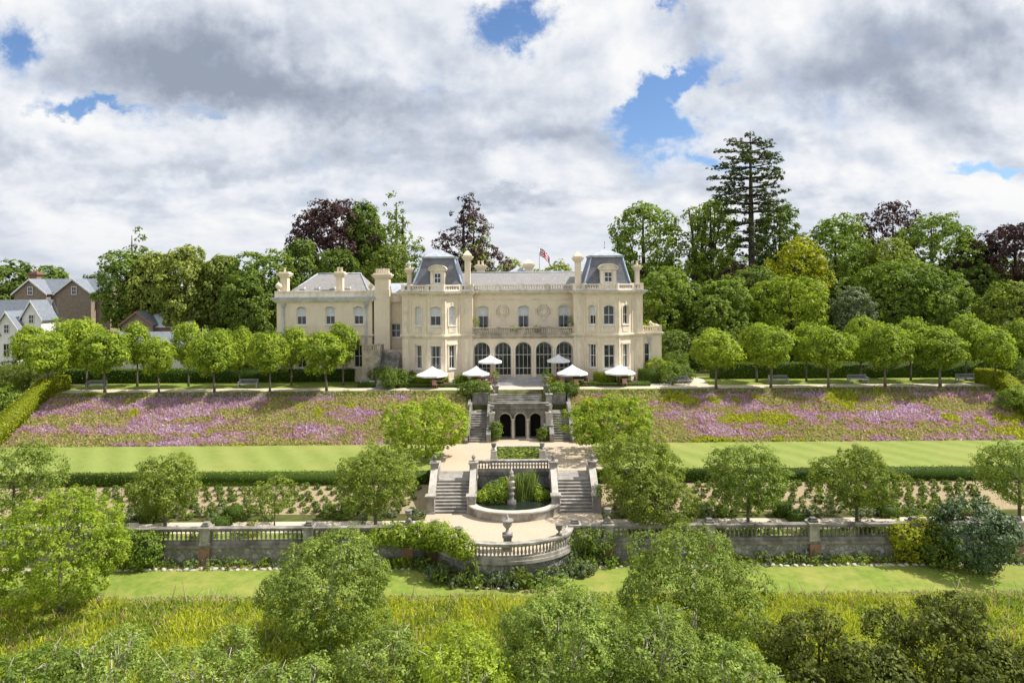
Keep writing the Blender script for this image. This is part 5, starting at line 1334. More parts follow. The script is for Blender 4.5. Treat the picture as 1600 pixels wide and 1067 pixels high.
# ================================================================= VEGETATION
def vnoise(x, y, sc, seed):
    r = np.random.default_rng(seed); G = r.uniform(0, 1, (64, 64)); X_, Y_ = x / sc, y / sc
    i, j = np.floor(X_).astype(int), np.floor(Y_).astype(int); fx, fy = X_ - i, Y_ - j; fx = fx * fx * (3 - 2 * fx); fy = fy * fy * (3 - 2 * fy)
    g = lambda a, b: G[a % 64, b % 64]
    return (g(i, j) * (1 - fx) + g(i + 1, j) * fx) * (1 - fy) + (g(i, j + 1) * (1 - fx) + g(i + 1, j + 1) * fx) * fy
def gz_np(y):
    return np.interp(y, [p[0] for p in PROFILE], [p[1] for p in PROFILE])
def tufts(name, x, y, z, w, h, col, mat, lean=.35):
    n = len(x); C = np.stack([x, y, z], 1); a = RNG.uniform(0, 2 * PI, n); t = np.stack([np.cos(a), np.sin(a), np.zeros(n)], 1)
    up = np.stack([RNG.normal(0, lean, n), RNG.normal(0, lean, n), np.ones(n)], 1); up = unit(up) * h[:, None]
    V = np.empty((n, 4, 3)); V[:, 0] = C - t * w[:, None] * .5; V[:, 1] = C + t * w[:, None] * .5; V[:, 2] = C + up + t * w[:, None] * .32; V[:, 3] = C + up - t * w[:, None] * .32
    return mesh_np(name, V.reshape(-1, 3), np.arange(n * 4).reshape(-1, 4), None, mat, col=col)
# --- flower bank
def bank_flowers():
    n = 110000
    x = RNG.uniform(XL, XR, n); y = np.concatenate([RNG.uniform(65.05, 72.55, n - 4000), RNG.uniform(64.88, 65.25, 4000)]); ok = ((x < GL - .4) | (x > GR + .4)); x, y = x[ok], y[ok]; n = len(x)
    z = gz_np(y)
    p = .50 * vnoise(x * .55, y * 1.9, 2.2, 1) + .34 * vnoise(x * .7, y * 2.0, .8, 2) + .16 * vnoise(x, y * 1.5, .35, 3)
    q = .6 * vnoise(x * .7, y * 1.9, 3.0, 4) + .4 * vnoise(x, y, 1.1, 5)
    side = np.clip((np.abs(x - .6) - 7) / 12, 0, 1)
    rk = lambda v: np.argsort(np.argsort(v)) / len(v)
    p = rk(p + .20 * side + .07 * vnoise(x, y, 9, 8) - .05 * (y < 65.8)); q = rk(q - .05 * side)
    olive = np.array([.36, .39, .10]); tan = np.array([.53, .40, .25]); mauve = np.array([.45, .31, .255]); purple = np.array([.49, .30, .45]); pale = np.array([.60, .475, .60]); gold = np.array([.40, .42, .04]); green = np.array([.20, .27, .05])
    col = np.empty((n, 3)); r = RNG.uniform(0, 1, n)
    col[:] = np.where((r < .50)[:, None], olive, np.where((r < .84)[:, None], tan, np.where((r < .90)[:, None], mauve, green)))
    m1 = (p > .42) & (RNG.uniform(0, 1, n) < .62); col[m1] = mauve
    m2 = (p > .60) & (RNG.uniform(0, 1, n) < .66); col[m2] = purple
    m3 = (p > .84) & (RNG.uniform(0, 1, n) < .42); col[m3] = pale
    m4 = (q > .905) & (RNG.uniform(0, 1, n) < .85); col[m4] = gold
    m5 = (y > 71.8) & (r < .6); col[m5] = green
    col = np.clip(col * RNG.uniform(.95, 1.42, (n, 1)), 0, .85)
    h = RNG.uniform(.08, .25, n); h[m4] *= 1.35; h *= .8 + .7 * vnoise(x, y, 1.1, 9); w = RNG.uniform(.07, .18, n)
    link(tufts('wildflowers', x, y, z, w, h, col, M['wild'], .6), 'wildflowers', None, None, 'purple and mauve wildflowers with yellow-green tufts covering the terrace bank', 'wildflowers', None, 'stuff')
bank_flowers()
# --- meadow in front
def meadow():
    n = 130000
    y = 26 + (40.15 - 26) * RNG.uniform(0, 1, n) ** .8; x = RNG.uniform(-1, 1, n) * (y * .80 + 3); z = gz_np(y)
    p = .6 * vnoise(x, y, 2.2, 21) + .4 * vnoise(x, y, .7, 22); r = RNG.uniform(0, 1, n)
    a = np.array([.51, .55, .045]); b = np.array([.36, .46, .045]); c = np.array([.56, .52, .17]); d = np.array([.19, .27, .035]); e = np.array([.52, .46, .30]); f = np.array([.48, .30, .36])
    col = np.where((r < .45)[:, None], a, np.where((r < .72)[:, None], b, np.where((r < .88)[:, None], c, d)))
    col = np.where((p > .62)[:, None] & (r < .8)[:, None], a * 1.08, col); col = np.where((p < .36)[:, None] & (r < .6)[:, None], d * 1.2, col)
    edge = (y > 39.5); col[edge & (r < .5)] = e; col[(RNG.uniform(0, 1, n) < .004)] = f
    col = col * RNG.uniform(.75, 1.2, (n, 1))
    h = RNG.uniform(.12, .42, n) * (.6 + .8 * p) * (1 - .5 * (y > 39.5)); w = RNG.uniform(.03, .09, n)
    tall = RNG.uniform(0, 1, n) < .022; h[tall] = RNG.uniform(.6, 1.0, tall.sum()); w[tall] = RNG.uniform(.03, .06, tall.sum())
    pick = RNG.uniform(0, 1, n); col[tall & (pick < .5)] = np.array([.48, .42, .24]); col[tall & (pick > .8)] = np.array([.36, .20, .16])
    flat_ = vnoise(x, y, 1.6, 31) > .70; h[flat_] *= .45
    link(tufts('meadow_grass', x, y, z, w, h, col, M['wild'], .55), 'meadow_grass', None, None, 'tall yellow-green meadow grass with seed heads below the lower lawn', 'grass', None, 'stuff')
meadow()

# --- pleached row trees on the terrace
def pollard(label, loc, leaf='lime', seed_r=2.45, h=6.9):
    lob = lobes_round(seed_r, h - 1.7, 1.7, 13, .46, .34)
    return make_tree('lime_tree', label, 'tree', loc, h, seed_r, leaf, 6800, .25, lobes=lob, trunk_r=.12, rc=.30, per=24, shell=.5, group='clipped lime trees in rows on the terrace', aspect=.7, nl=8)
FR = [(75, 'first (nearest the left end hedge)'), (163, 'second from the left'), (250, 'third from the left'), (337, 'fourth from the left'), (423, 'fifth from the left'), (511, 'nearest the mansion on the left side')]
FRr = [(1118, 'nearest the mansion on the right side'), (1206, 'second right of the mansion'), (1294, 'third right of the mansion'), (1382, 'fourth right of the mansion'), (1470, 'fifth right of the mansion'), (1557, 'nearest the right end hedge')]
protos = []
SC = [.98, 1.08, .82, 1.0, .84, 1.06, 1.08, 1.04, .98, 1.06, 1.1, .86]
for i, (u, w) in enumerate(FR + FRr):
    loc = (P(u, 610, 72.95)[0] + random.uniform(-.15, .15), 72.95 + random.uniform(-.05, .05), -.06); lab = 'round-headed clipped lime tree in the front row, ' + w
    if i < 5: t = pollard(lab, loc, 'lime', random.uniform(2.1, 2.45), random.uniform(6.5, 7.1)); protos.append(t); t.scale = (SC[i], SC[i], (1 + SC[i]) / 2); t.rotation_euler = (random.uniform(-.02, .02), random.uniform(-.02, .02), 0)
    else:
        t = clone(protos[(i * 2) % 5], loc, lab, SC[i], sz=random.uniform(.95, 1.06)); t.rotation_euler = (random.uniform(-.025, .025), random.uniform(-.025, .025), random.uniform(0, 6))
for i, (u, w, sc) in enumerate([(45, 'far left, by the white house', .8), (133, 'between the first and second front trees', .95), (213, 'between the second and third front trees', .9), (296, 'in front of the pale outbuilding', .85), (376, 'left of the stone archway', .72), (455, 'below the left wing windows', .9), (537, 'beside the raised side terrace', .9),
                            (1182, 'behind the first two trees right of the mansion', 1.0), (1261, 'behind the second and third trees on the right', .88), (1345, 'behind the third and fourth trees on the right', .85), (1425, 'behind the fourth and fifth trees on the right', .9), (1508, 'behind the bench at the right end', 1.0), (1595, 'beyond the right end hedge', .9)]):
    clone(protos[(i * 3 + 1) % 5], (P(u, 598, 77.2)[0], 77.2 + random.uniform(-.3, .3), -.05), 'clipped lime tree in the back row, ' + w, sc * .95, sz=random.uniform(1.0, 1.14))

# --- hedges
gh_ = lambda u, D: P(u, 600, D)[0]
hedge('hedge', 'dark clipped hedge behind the lime trees right of the mansion', 'hedge', [(gh_(1112, 80.5), 80.5, -.06), (gh_(1550, 80.5), 80.5, -.06)], 1.6, 1.75, 'hedge', 60, .16)
hedge('hedge', 'dark clipped hedge behind the lime trees left of the mansion', 'hedge', [(gh_(100, 80.5), 80.5, -.06), (gh_(556, 80.5), 80.5, -.06)], 1.6, 1.55, 'hedge', 60, .16)
hedge('end_hedge', 'tall golden-topped hedge running down the bank at the left end', 'hedge', [(XL - .6, 64.6, -3.9), (XL - .6, 72.6, -.06), (XL - .6, 75.4, -.06)], 1.7, 1.6, 'hedge_gold', 75, .15)
hedge('end_hedge', 'tall golden-topped hedge running down the bank at the right end', 'hedge', [(XR + .6, 64.6, -3.9), (XR + .6, 72.6, -.06), (XR + .6, 75.4, -.06)], 1.7, 1.6, 'hedge_gold', 75, .15)
hedge('lawn_hedge', 'long dark hedge below the left lawn above the rose bed', 'hedge', [(-40, 54.95, -4.66), (-CW - .1, 54.95, -4.66)], .75, .98, 'hedge', 80, .13)
hedge('lawn_hedge', 'long dark hedge below the right lawn above the rose bed', 'hedge', [(CW + .1, 54.95, -4.66), (42, 54.95, -4.66)], .75, .98, 'hedge', 80, .13)
for u0, u1, v, D, h, lf, lab in ((612, 735, 600, 75.2, .42, 'hedge', 'low clipped hedge edging the walk left of the terrace steps'), (884, 1015, 600, 75.2, .42, 'hedge', 'low clipped hedge edging the walk right of the terrace steps'),
                            (650, 700, 600, 75.9, 1.25, 'hedge_gold', 'bright clipped hedge block under the parasol furthest left'), (928, 985, 600, 76.2, 1.35, 'hedge_gold', 'bright clipped hedge block left of the parasol furthest right'),
                            (998, 1034, 600, 77.0, 1.55, 'hedge', 'dark clipped hedge block beside the right annexe'), (560, 630, 600, 75.6, .5, 'hedge', 'low clipped hedge in front of the raised side terrace')):
    hedge('clipped_hedge', lab, 'hedge', [(gh_(u0, D), D, -.05), (gh_(u1, D), D, -.05)], .9, h, lf, 110, .12)
for u, v, D, s, h, lab in ((365, 812, 49.3, 1.0, .95, 'square clipped box bush behind the walk on the left'), (345, 820, 47.9, 1.2, .55, 'low square box bush at the edge of the left walk'), (235, 815, 49.2, 1.1, .8, 'square box bush under the left olive-green tree'),
                           (1222, 808, 49.3, 1.0, .95, 'square clipped box bush behind the walk on the right'), (1243, 812, 48.2, 1.0, .6, 'low square box bush at the edge of the right walk'), (1385, 810, 49.2, 1.2, .7, 'square box bush by the second tree right of the stairs')):
    x = P(u, v, D)[0]; hedge('box_bush', lab, 'topiary', [(x - s / 2, D, -5.55), (x + s / 2, D, -5.55)], s, h, 'hedge', 170, .09)

# --- rose bed
rb = []
for i in range(3):
    lob = [(0, 0, .12, .20, .20, .15), (.07, .03, .19, .12, .12, .11), (-.07, -.04, .18, .11, .11, .11)]
    C, Nn, t = crown_np(lob, 210, .022, 6); C[:, 2] = np.maximum(C[:, 2], .02)
    rb.append(leaf_mesh('rose_bush', C, Nn, .105, t, L['deep'], .6))
k = 0
for sgn in (-1, 1):
    for r in range(5):
        for c in range(29):
            x = sgn * (7.6 + (c + .5 * (r % 2)) * .99) + random.uniform(-.15, .15); y = 50.75 + r * .82 + random.uniform(-.1, .1)
            o = link(rb[k % 3], 'rose_bush', None, (x, y, ground_z(y)), 'small dark rose bush in the tan soil bed %s of the twin stairs' % ('left' if sgn < 0 else 'right'), 'rose bush', 'rose bushes in the %s bed' % ('left' if sgn < 0 else 'right'))
            s_ = random.uniform(1.0, 1.75); o.scale = (s_ * random.uniform(.9, 1.3), s_, s_ * random.uniform(.7, 1.2)); o.rotation_euler = (0, 0, random.uniform(0, 6)); k += 1
# --- perennials
pm = {}
for lf in ('sage', 'green', 'grey', 'yellow', 'deep', 'lime'):
    lob = [(0, 0, .22, .36, .36, .26), (.2, .1, .34, .22, .22, .22), (-.18, -.1, .3, .22, .22, .2)]
    C, Nn, t = crown_np(lob, 170, .06, 7, out=.3, up=.1, rnd=.9); C[:, 2] = np.maximum(C[:, 2], .01)
    pm[lf] = leaf_mesh('border_plant', C, Nn, .17, t, L[lf], .4)
def plant(x, y, z, lf, s, label, group, sz=None):
    o = link(pm[lf], 'border_plant', None, (x, y, z), label, 'plant', group); o.scale = (s * random.uniform(.8, 1.3), s, (sz or s) * random.uniform(.7, 1.3)); o.rotation_euler = (0, 0, random.uniform(0, 6)); return o
for sgn, nm in ((-1, 'left'), (1, 'right')):
    for i in range(44):
        plant(sgn * random.uniform(6.8, 34), random.uniform(49.1, 50.5), -5.55, random.choice(['sage', 'grey', 'green', 'grey', 'deep']), random.uniform(.8, 1.6), 'leafy perennial plant between the walk and the rose bed on the %s' % nm, 'perennials beside the %s walk' % nm)
    for i in range(84):
        plant(sgn * random.uniform(5.6, 33), random.uniform(43.95, 44.35), -6.82, random.choice(['green', 'lime', 'sage', 'lime', 'green', 'grey']), random.uniform(.5, 1.2), 'small plant in the flower border under the flint wall on the %s' % nm, 'border plants under the %s wall' % nm)
    for i in range(26):
        plant(sgn * random.uniform(7, 33), random.uniform(45.4, 46.5), -5.55, random.choice(['deep', 'green', 'yellow', 'deep'] if sgn < 0 else ['deep', 'deep', 'green']), random.uniform(.9, 1.5), 'low plant behind the balusters on the %s' % nm, 'plants behind the %s balustrade' % nm)
for i in range(84):
    t = PI + PI * random.random(); rr = random.uniform(1.03, 1.30)
    plant(BCX + 4.5 * rr * math.cos(t), 44.45 + 3.2 * rr * math.sin(t) * .93, -6.83, random.choice(['sage', 'grey', 'grey', 'sage', 'green', 'grey']), random.uniform(.7, 1.5), 'silvery plant in the curved bed round the bastion', 'plants round the bastion', random.uniform(.9, 1.9))
# planted pool
for i, (u, lf, h, r) in enumerate(((758, 'lime', .9, .55), (772, 'green', 1.6, .75), (785, 'lime', 1.7, .6), (778, 'lime', 1.0, .7), (845, 'lime', .9, .6), (835, 'green', 1.3, .6), (752, 'lime', .7, .4), (851, 'lime', .6, .4))):
    x = P(u, 790, 52.2)[0]; bush('pool_plant', 'leafy marsh plant in the pool, ' + ['at the far left', 'tall and left of the fountain', 'tall, just left of the fountain', 'low, in front left', 'low, at the right', 'behind on the right', 'low by the left rim', 'low by the right rim'][i], 'plant', (x, 51.9 + (i % 3) * .5, -5.2), r, h, lf, 900, .15, 7, frac=.6)
for i in range(3):
    x = P((812, 822, 829)[i], 780, 52)[0]; n = 420; a = RNG.uniform(0, 2 * PI, n); rr = RNG.uniform(0, .42, n); c = np.array([.20, .27, .06]) * RNG.uniform(.6, 1.6, (n, 1))
    link(tufts('reed', rr * np.cos(a), rr * np.sin(a), np.zeros(n), RNG.uniform(.03, .07, n), RNG.uniform(.9, 2.1, n), c, M['wild'], .14), 'reed_clump', None, (x, 52.1 + .3 * i, -5.2), 'tall green reeds in the pool, ' + ('next to the fountain column', 'middle clump', 'right-hand clump')[i], 'reeds')

# --- ivy and shrubs on the front wall
mass('climbing_shrub', 'bright green climber smothering the balustrade left of the curved balustrade', 'climber', [(P(u, 0, 43.4)[0], (BCY - 3.2 * math.sqrt(max(0, 1 - ((P(u, 0, 43.4)[0] - BCX) / 4.4) ** 2)) - .1 if P(u, 0, 43.4)[0] > -5 else 44.3), z, r, .7, h) for u, z, r, h in ((588, -4.9, .8, .5), (615, -4.85, .9, .6), (648, -4.9, 1.0, .75), (680, -4.65, .95, .75), (706, -4.6, .75, .7), (722, -4.85, .55, .55), (668, -5.2, 1.0, .6))], 'lime', 230, .17)
mass('climbing_shrub', 'green climber on the wall right of the curved balustrade', 'climber', [(P(u, 0, 44.4)[0], 44.3, z, r, .6, h) for u, z, r, h in ((884, -5.5, .7, .6), (905, -5.3, .8, .7), (930, -5.4, .8, .75))], 'green', 210, .16)
mass('climbing_shrub', 'dark leafy shrub against the wall near the big bush on the left', 'shrub', [(P(u, 0, 44.2)[0], 44.1, z, r, .7, h) for u, z, r, h in ((196, -5.3, 1.0, .9), (225, -5.4, .9, .8), (214, -6.0, 1.2, .8))], 'green', 200, .17)
mass('yellow_shrub', 'bright yellow-green shrub hanging over the balustrade on the right', 'shrub', [(P(u, 0, 44.2)[0], 44.1, z, r, .8, h) for u, z, r, h in ((1408, -5.1, .9, .7), (1440, -4.8, .9, .7), (1424, -5.8, 1.4, .9))], 'yellow', 210, .17)
bush('magnolia', 'large dark glossy-leaved shrub in front of the balustrade on the right', 'shrub', (P(1520, 880, 43.2)[0], 43.3, -6.85), 2.6, 4.6, 'gloss', 9000, .21, 14)
bush('shrub', 'dark shrub between the yellow shrub and the glossy shrub', 'shrub', (P(1470, 880, 43.4)[0], 43.7, -6.85), 1.5, 2.6, 'deep', 3000, .19, 8)
# shrubs by the grotto and steps
for u, v, D, r, h, lf, lab in ((733, 625, 71.8, 1.1, 1.7, 'deep', 'dark rounded shrub on the bank top left of the terrace steps'), (752, 622, 71.9, 1.0, 1.5, 'green', 'shrub beside the left pillar of the terrace steps'), (872, 628, 71.8, 1.1, 1.5, 'green', 'shrub beside the right pillar of the terrace steps'), (892, 625, 71.8, .95, 1.3, 'deep', 'dark shrub on the bank top right of the terrace steps'),
                       (775, 690, 66.1, .5, 2.1, 'sage', 'pale green climber against the left pillar of the grotto'), (848, 690, 66.0, .5, 1.4, 'olive', 'leafy plant against the right pillar of the grotto')):
    x, y, z = P(u, v, D); bush('shrub', lab, 'shrub', (x, D, ground_z(D) if D > 70 else -3.9), r, h, lf, 900 + int(900 * r), .17, 8)
for u, D, r, h, lf, lab in ((742, 74.9, .5, 1.1, 'green', 'small round shrub at the left of the entrance steps'), (858, 75.3, .5, 1.3, 'yellow', 'small bright shrub at the right of the entrance steps'), (905, 76.6, .7, 1.4, 'deep', 'dark shrub at the corner of the right tower'), (640, 76.3, .9, 1.7, 'deep', 'dark shrub at the foot of the left tower'), (720, 76.0, .7, 1.2, 'green', 'leafy shrub between the two left parasols'),
                       (1046, 76.8, 1.5, 2.4, 'green', 'broad green shrub beside the right annexe'), (1022, 77.8, 1.4, 2.9, 'lime', 'bright rounded shrub at the annexe corner'), (1068, 77.5, 1.2, 1.8, 'deep', 'dark shrub by the pale side path'), (1052, 83, 2.0, 3.0, 'deep', 'dark shrub behind the side path'),
                       (10, 74.4, 2.2, 2.9, 'olive', 'brownish shrub at the far left of the terrace'), (32, 77, 2.4, 3.3, 'olive', 'large brownish shrub in front of the white house'), (6, 70, 2.0, 2.6, 'green', 'green shrub beyond the left end hedge'), (1590, 76, 2.0, 3.2, 'green', 'green shrub beyond the right end hedge'), (1585, 69, 1.6, 2.2, 'green', 'low green shrub outside the right end hedge'), (607, 73.7, .9, 2.6, 'deep', 'climbing shrub at the foot of the outside stair'), (592, 76.2, 1.0, 2.4, 'deep', 'dark shrub against the raised side terrace'), (626, 75.2, .8, 2.2, 'deep', 'dark shrub at the left corner of the left tower')):
    x = P(u, 600, D)[0]; bush('shrub', lab, 'shrub', (x, D, ground_z(D)), r, h, lf, int(1200 + 1000 * r), .19, 9)
for u, lab in ((803, 'trailing plant in the balcony planter left of the middle window'), (838, 'trailing plant in the balcony planter right of the middle window'), (742, 'climber at the left end of the balcony'), (893, 'climber at the right end of the balcony')):
    x = P(u, 515, 78)[0]; cl = u in (742, 893); bush('balcony_plant', lab, 'plant', (x, 78.3, 5.46), .42, 2.4 if cl else 1.15, 'olive', 420, .15, 6)
bush('shrub', 'round shrub on the annexe roof terrace', 'shrub', (P(1012, 505, 79.5)[0], 79.6, 5.55), .6, 1.5, 'lime', 700, .15, 6)

# ================================================================= TREES BEYOND THE HOUSE
def bgtree(name, label, u, vtop, wpx, D, leaf, n=7000, lsz=.46, z0f=.10, k=16, frac=.40, group='trees in the wood behind the house', cat='tree', **kw):
    x, y, z = P(u, vtop, D); h = z; r = wpx / 2 * D / F * 1.13; n = int(n * 1.3)
    return make_tree(name, label, cat, (x, D, -.1), h, r, leaf, n, lsz, z0=h * z0f, k=k, frac=frac, group=group, aspect=.7, rc=lsz * .75, per=12, bark=kw.pop('bark', 'bark_dark'), **kw)
def spire_lobes(h, r, z0, n=9, flat=.5):
    out = [(0, 0, (z0 + h) / 2, r * .25, r * .25, (h - z0) * .42)]
    for i in range(n):
        f = i / (n - 1); z = z0 + (h - z0) * (f ** .9) * .97; rr = r * (1 - f) ** .75 + .20 * r
        m = max(3, int(7 * (1 - f)) + 2)
        for j in range(m):
            a = random.uniform(0, 6.28); s = rr * random.uniform(.45, .75); out.append((s * math.cos(a), s * math.sin(a), z + random.uniform(-.3, .3), rr * .5, rr * .5, rr * .5 * flat + .25))
    return out
# left of the mansion
bgtree('tree', 'far dark tree above the lodge at the left edge', 14, 398, 80, 150, 'deep', 4200, .62)
bgtree('tree', 'far dark tree behind the right gable of the lodge', 82, 402, 62, 152, 'deep', 3600, .62)
bgtree('tree', 'small far tree right of the lodge roof', 150, 412, 40, 156, 'dark', 2500, .62)
t = bgtree('tree', 'bushy green tree with a leader spike left of the weeping birches', 196, 368, 84, 108, 'green', 8000, .42)
h = P(215, 352, 110)[2]; make_tree('conifer', 'dark conifer spire rising behind the bushy tree left of the birches', 'tree', (P(216, 440, 112)[0], 112, -.1), h, 2.2, 'deep', 3500, .42, lobes=spire_lobes(h, 2.4, 6, 9), th=.96, bark='bark_dark', aspect=.7, rc=.3, group='trees in the wood behind the house')
for u, v, w, D, lab in ((238, 372, 64, 106, 'pale weeping birch left of the tallest weeping birch'), (286, 366, 82, 104, 'tallest pale weeping birch left of the mansion'), (345, 378, 66, 105, 'pale weeping birch nearest the mansion')):
    bgtree('weeping_birch', lab, u, v, w, D, 'birch', 9500, .46, .12, 16, .36, droop=(0, 0, -1.2), bark='bark')
bgtree('tree', 'low yellow-green tree in front of the weeping birches', 208, 418, 52, 107, 'birch', 3600, .40)
bgtree('tree', 'dense green tree between the birches and the left wing', 412, 368, 104, 103, 'green', 9000, .42)
bgtree('tree', 'dark tree just behind the left wing chimney', 466, 350, 60, 108, 'deep', 5200, .44)
bgtree('tree', 'shady tree left of the wing behind the clipped limes', 385, 410, 70, 97, 'deep', 6000, .36)
bgtree('copper_beech', 'wide copper beech rising behind the left wing', 524, 297, 128, 120, 'copper', 12000, .50, .3, 20, .34, cat='tree')
bgtree('tree', 'tall green tree leaning against the copper beech', 570, 294, 62, 119, 'green', 6500, .46, .35)
bgtree('tree', 'dark rounded tree in front of the copper beech', 530, 362, 76, 103, 'deep', 6500, .38)
bgtree('tree', 'golden-olive rounded tree behind the big chimney stack', 606, 364, 84, 102, 'olive', 8500, .36, .1, 20, .34)
h = P(630, 318, 112)[2]; make_tree('conifer', 'sparse green conifer right of the copper beech', 'tree', (P(630, 440, 112)[0], 112, -.1), h, 4, 'green', 9000, .42, lobes=spire_lobes(h, 4.8, 8, 11), th=.96, bark='bark_dark', aspect=.6, rc=.32, group='trees in the wood behind the house')
h = P(611, 297, 116)[2]; make_tree('conifer', 'thin wispy spire between the copper beech and the sparse conifer', 'tree', (P(611, 440, 116)[0], 116, -.1), h, 1.6, 'deep', 1300, .42, lobes=spire_lobes(h, 1.7, 10, 9), th=.96, bark='bark_dark', aspect=.6, rc=.35, group='trees in the wood behind the house')
h = P(731, 302, 108)[2]; make_tree('cedar', 'dark coppery cedar rising behind the left tower', 'tree', (P(731, 440, 108)[0], 108, -.1), h, 4.3, 'copper', 24000, .42, lobes=spire_lobes(h, 6.4, 7, 12, .5), th=.96, bark='bark_dark', aspect=.5, rc=.3, group='trees in the wood behind the house')
h = P(742, 335, 105)[2]; make_tree('cedar', 'golden-green drooping cedar in front of the coppery cedar', 'tree', (P(744, 440, 105)[0], 105, -.1), h, 3.2, 'olive', 4500, .40, lobes=spire_lobes(h, 3.5, 7, 9, .4), th=.96, bark='bark_dark', aspect=.5, rc=.3, group='trees in the wood behind the house')
for u, v, w, D, lf, lab in ((795, 390, 46, 130, 'birch', 'sparse low tree behind the roof lantern'), (872, 393, 60, 128, 'birch', 'yellow-green tree beside the flagpole'), (838, 405, 50, 126, 'lime', 'low bright tree behind the main roof ridge'), (935, 380, 44, 126, 'green', 'small tree behind the right-hand tower')):
    bgtree('tree', lab, u, v, w, D, lf, 3600, .50)
# right of the mansion, back to front
bgtree('tree', 'tall green tree behind the right tower roof', 1006, 287, 108, 122, 'green', 8500, .50, .18, 20, .36)
bgtree('tree', 'half-bare tree with dark forked limbs right of the tall green tree', 1084, 296, 62, 120, 'olive', 1100, .46, .38, 12, .34, tips=5, trunk_r=.5)
bgtree('tree', 'narrow bright green tree just left of the tall pine', 1116, 275, 74, 116, 'green', 6000, .46, .2, 18, .34)
bgtree('tree', 'dark tree just right of the tall pine trunk', 1216, 288, 84, 118, 'deep', 7500, .48, .15, 18, .36)
bgtree('tree', 'bright yellow-green tree standing out among the dark trees', 1246, 350, 100, 104, 'yellow', 6500, .40, .15, 18, .32)
bgtree('tree', 'broad dome-shaped green tree right of the yellow-green tree', 1302, 321, 130, 112, 'green', 11500, .46, .1, 24, .32)
bgtree('tree', 'small dark tree peeping over the broad dome-shaped tree', 1326, 318, 46, 124, 'deep', 3000, .46)
bgtree('copper_beech', 'thin coppery tree top left of the tall right-hand tree', 1392, 296, 92, 128, 'copper', 3600, .48, .4, 16, .34)
bgtree('tree', 'yellowish conical tree in front of the thin coppery tree', 1392, 343, 84, 106, 'olive', 7000, .40)
bgtree('tree', 'tall light green tree at the right of the wood', 1462, 310, 116, 118, 'green', 8500, .48, .2, 20, .36)
bgtree('copper_beech', 'copper-leaved tree at the right flank of the tall light green tree', 1506, 352, 60, 116, 'copper', 4000, .44)
bgtree('copper_beech', 'very dark copper beech at the right edge of the photograph', 1592, 322, 116, 112, 'copper', 10500, .46, .1, 22, .34)
bgtree('tree', 'reddish-brown tree at the foot of the tall pine', 1152, 388, 62, 106, 'copper', 3800, .40)
bgtree('tree', 'greyish olive tree between the pine and the yellow-green tree', 1178, 395, 84, 101, 'sage', 6500, .38)
bgtree('tree', 'bright green tree right beside the annexe', 1034, 402, 96, 97, 'green', 9000, .36)
bgtree('tree', 'dark tree between the annexe and the side path', 1075, 425, 82, 99, 'deep', 7000, .38)
bgtree('tree', 'lumpy bright green tree above the first front lime on the right', 1126, 425, 96, 95, 'green', 8500, .34)
bgtree('tree', 'large lumpy green tree above the second and third limes on the right', 1237, 420, 112, 94, 'lime', 10000, .34, .08, 20, .34)
bgtree('tree', 'grey-green oval tree right of the large lumpy tree', 1331, 433, 64, 93, 'grey', 5500, .32)
bgtree('tree', 'broad mid-green tree in the centre of the right-hand wood', 1398, 388, 124, 100, 'green', 11500, .38, .08, 22, .34)
bgtree('tree', 'rounded light green tree right of the broad mid-green tree', 1462, 412, 100, 97, 'green', 9000, .36)
bgtree('tree', 'dark gap-filling tree between the dome tree and the grey-green tree', 1296, 420, 80, 106, 'deep', 6000, .42)
bgtree('tree', 'tall dark tree behind the rounded light green tree', 1530, 398, 84, 112, 'deep', 6500, .44)
bgtree('tree', 'yellowish green tree at the right edge behind the end hedge', 1586, 428, 108, 92, 'olive', 9000, .34)
# the tall pine
def pine():
    D = 108; x, y, top = P(1172, 198, D); root = empty('pine_tree', (x, D, -.1), 'very tall pine with flat tiers of branches towering over the right-hand wood', 'tree', 'trees in the wood behind the house')
    mb = MB(); mb.tube([(0, 0, -.2), (.1, 0, 12), (.05, 0, 24), (0, 0, top - .6)], [.62, .52, .36, .06], 10)
    lob = [(0, 0, top - 1.2, .9, .9, .6)]
    z = 15.5
    while z < top - .6:
        f = (z - 15.5) / (top - 15.5)
        prof = 3.6 + 2.4 * math.sin(min(1, f * 1.5) * PI * .62) if f < .66 else 5.6 * (1 - (f - .66) / .34) ** .6 + .9
        if f < .25: prof *= .8
        m = random.randint(5, 7) if f > .2 else random.randint(3, 4)
        a0 = random.uniform(0, 6.28)
        for j in range(m):
            a = a0 + 2 * PI * j / m + random.uniform(-.25, .25); r = prof * random.uniform(.72, 1.1); rise = random.uniform(-.25, .25)
            e = (r * math.cos(a), r * math.sin(a), z + rise); mb.tube([(0, 0, z - .15), (e[0] * .5, e[1] * .5, z + rise * .4 - .1), e], [.13, .08, .03], 5)
            for q, sc in ((.55, .75), (.82, .9), (1.02, .6)):
                lob.append((e[0] * q, e[1] * q, z + rise * q + .16, r * .25 * sc, r * .25 * sc, .20))
        z += random.uniform(1.15, 1.75)
    mb.build('trunk', M['bark_dark'], root, world=False)
    C, Nn, t = crown_np(lob, 15500, .13, 9, out=.3, up=.5, rnd=.7, shell=.4)
    link(leaf_mesh('crown', C, Nn, .40, t, L['dark'], .45), 'crown', root)
pine()
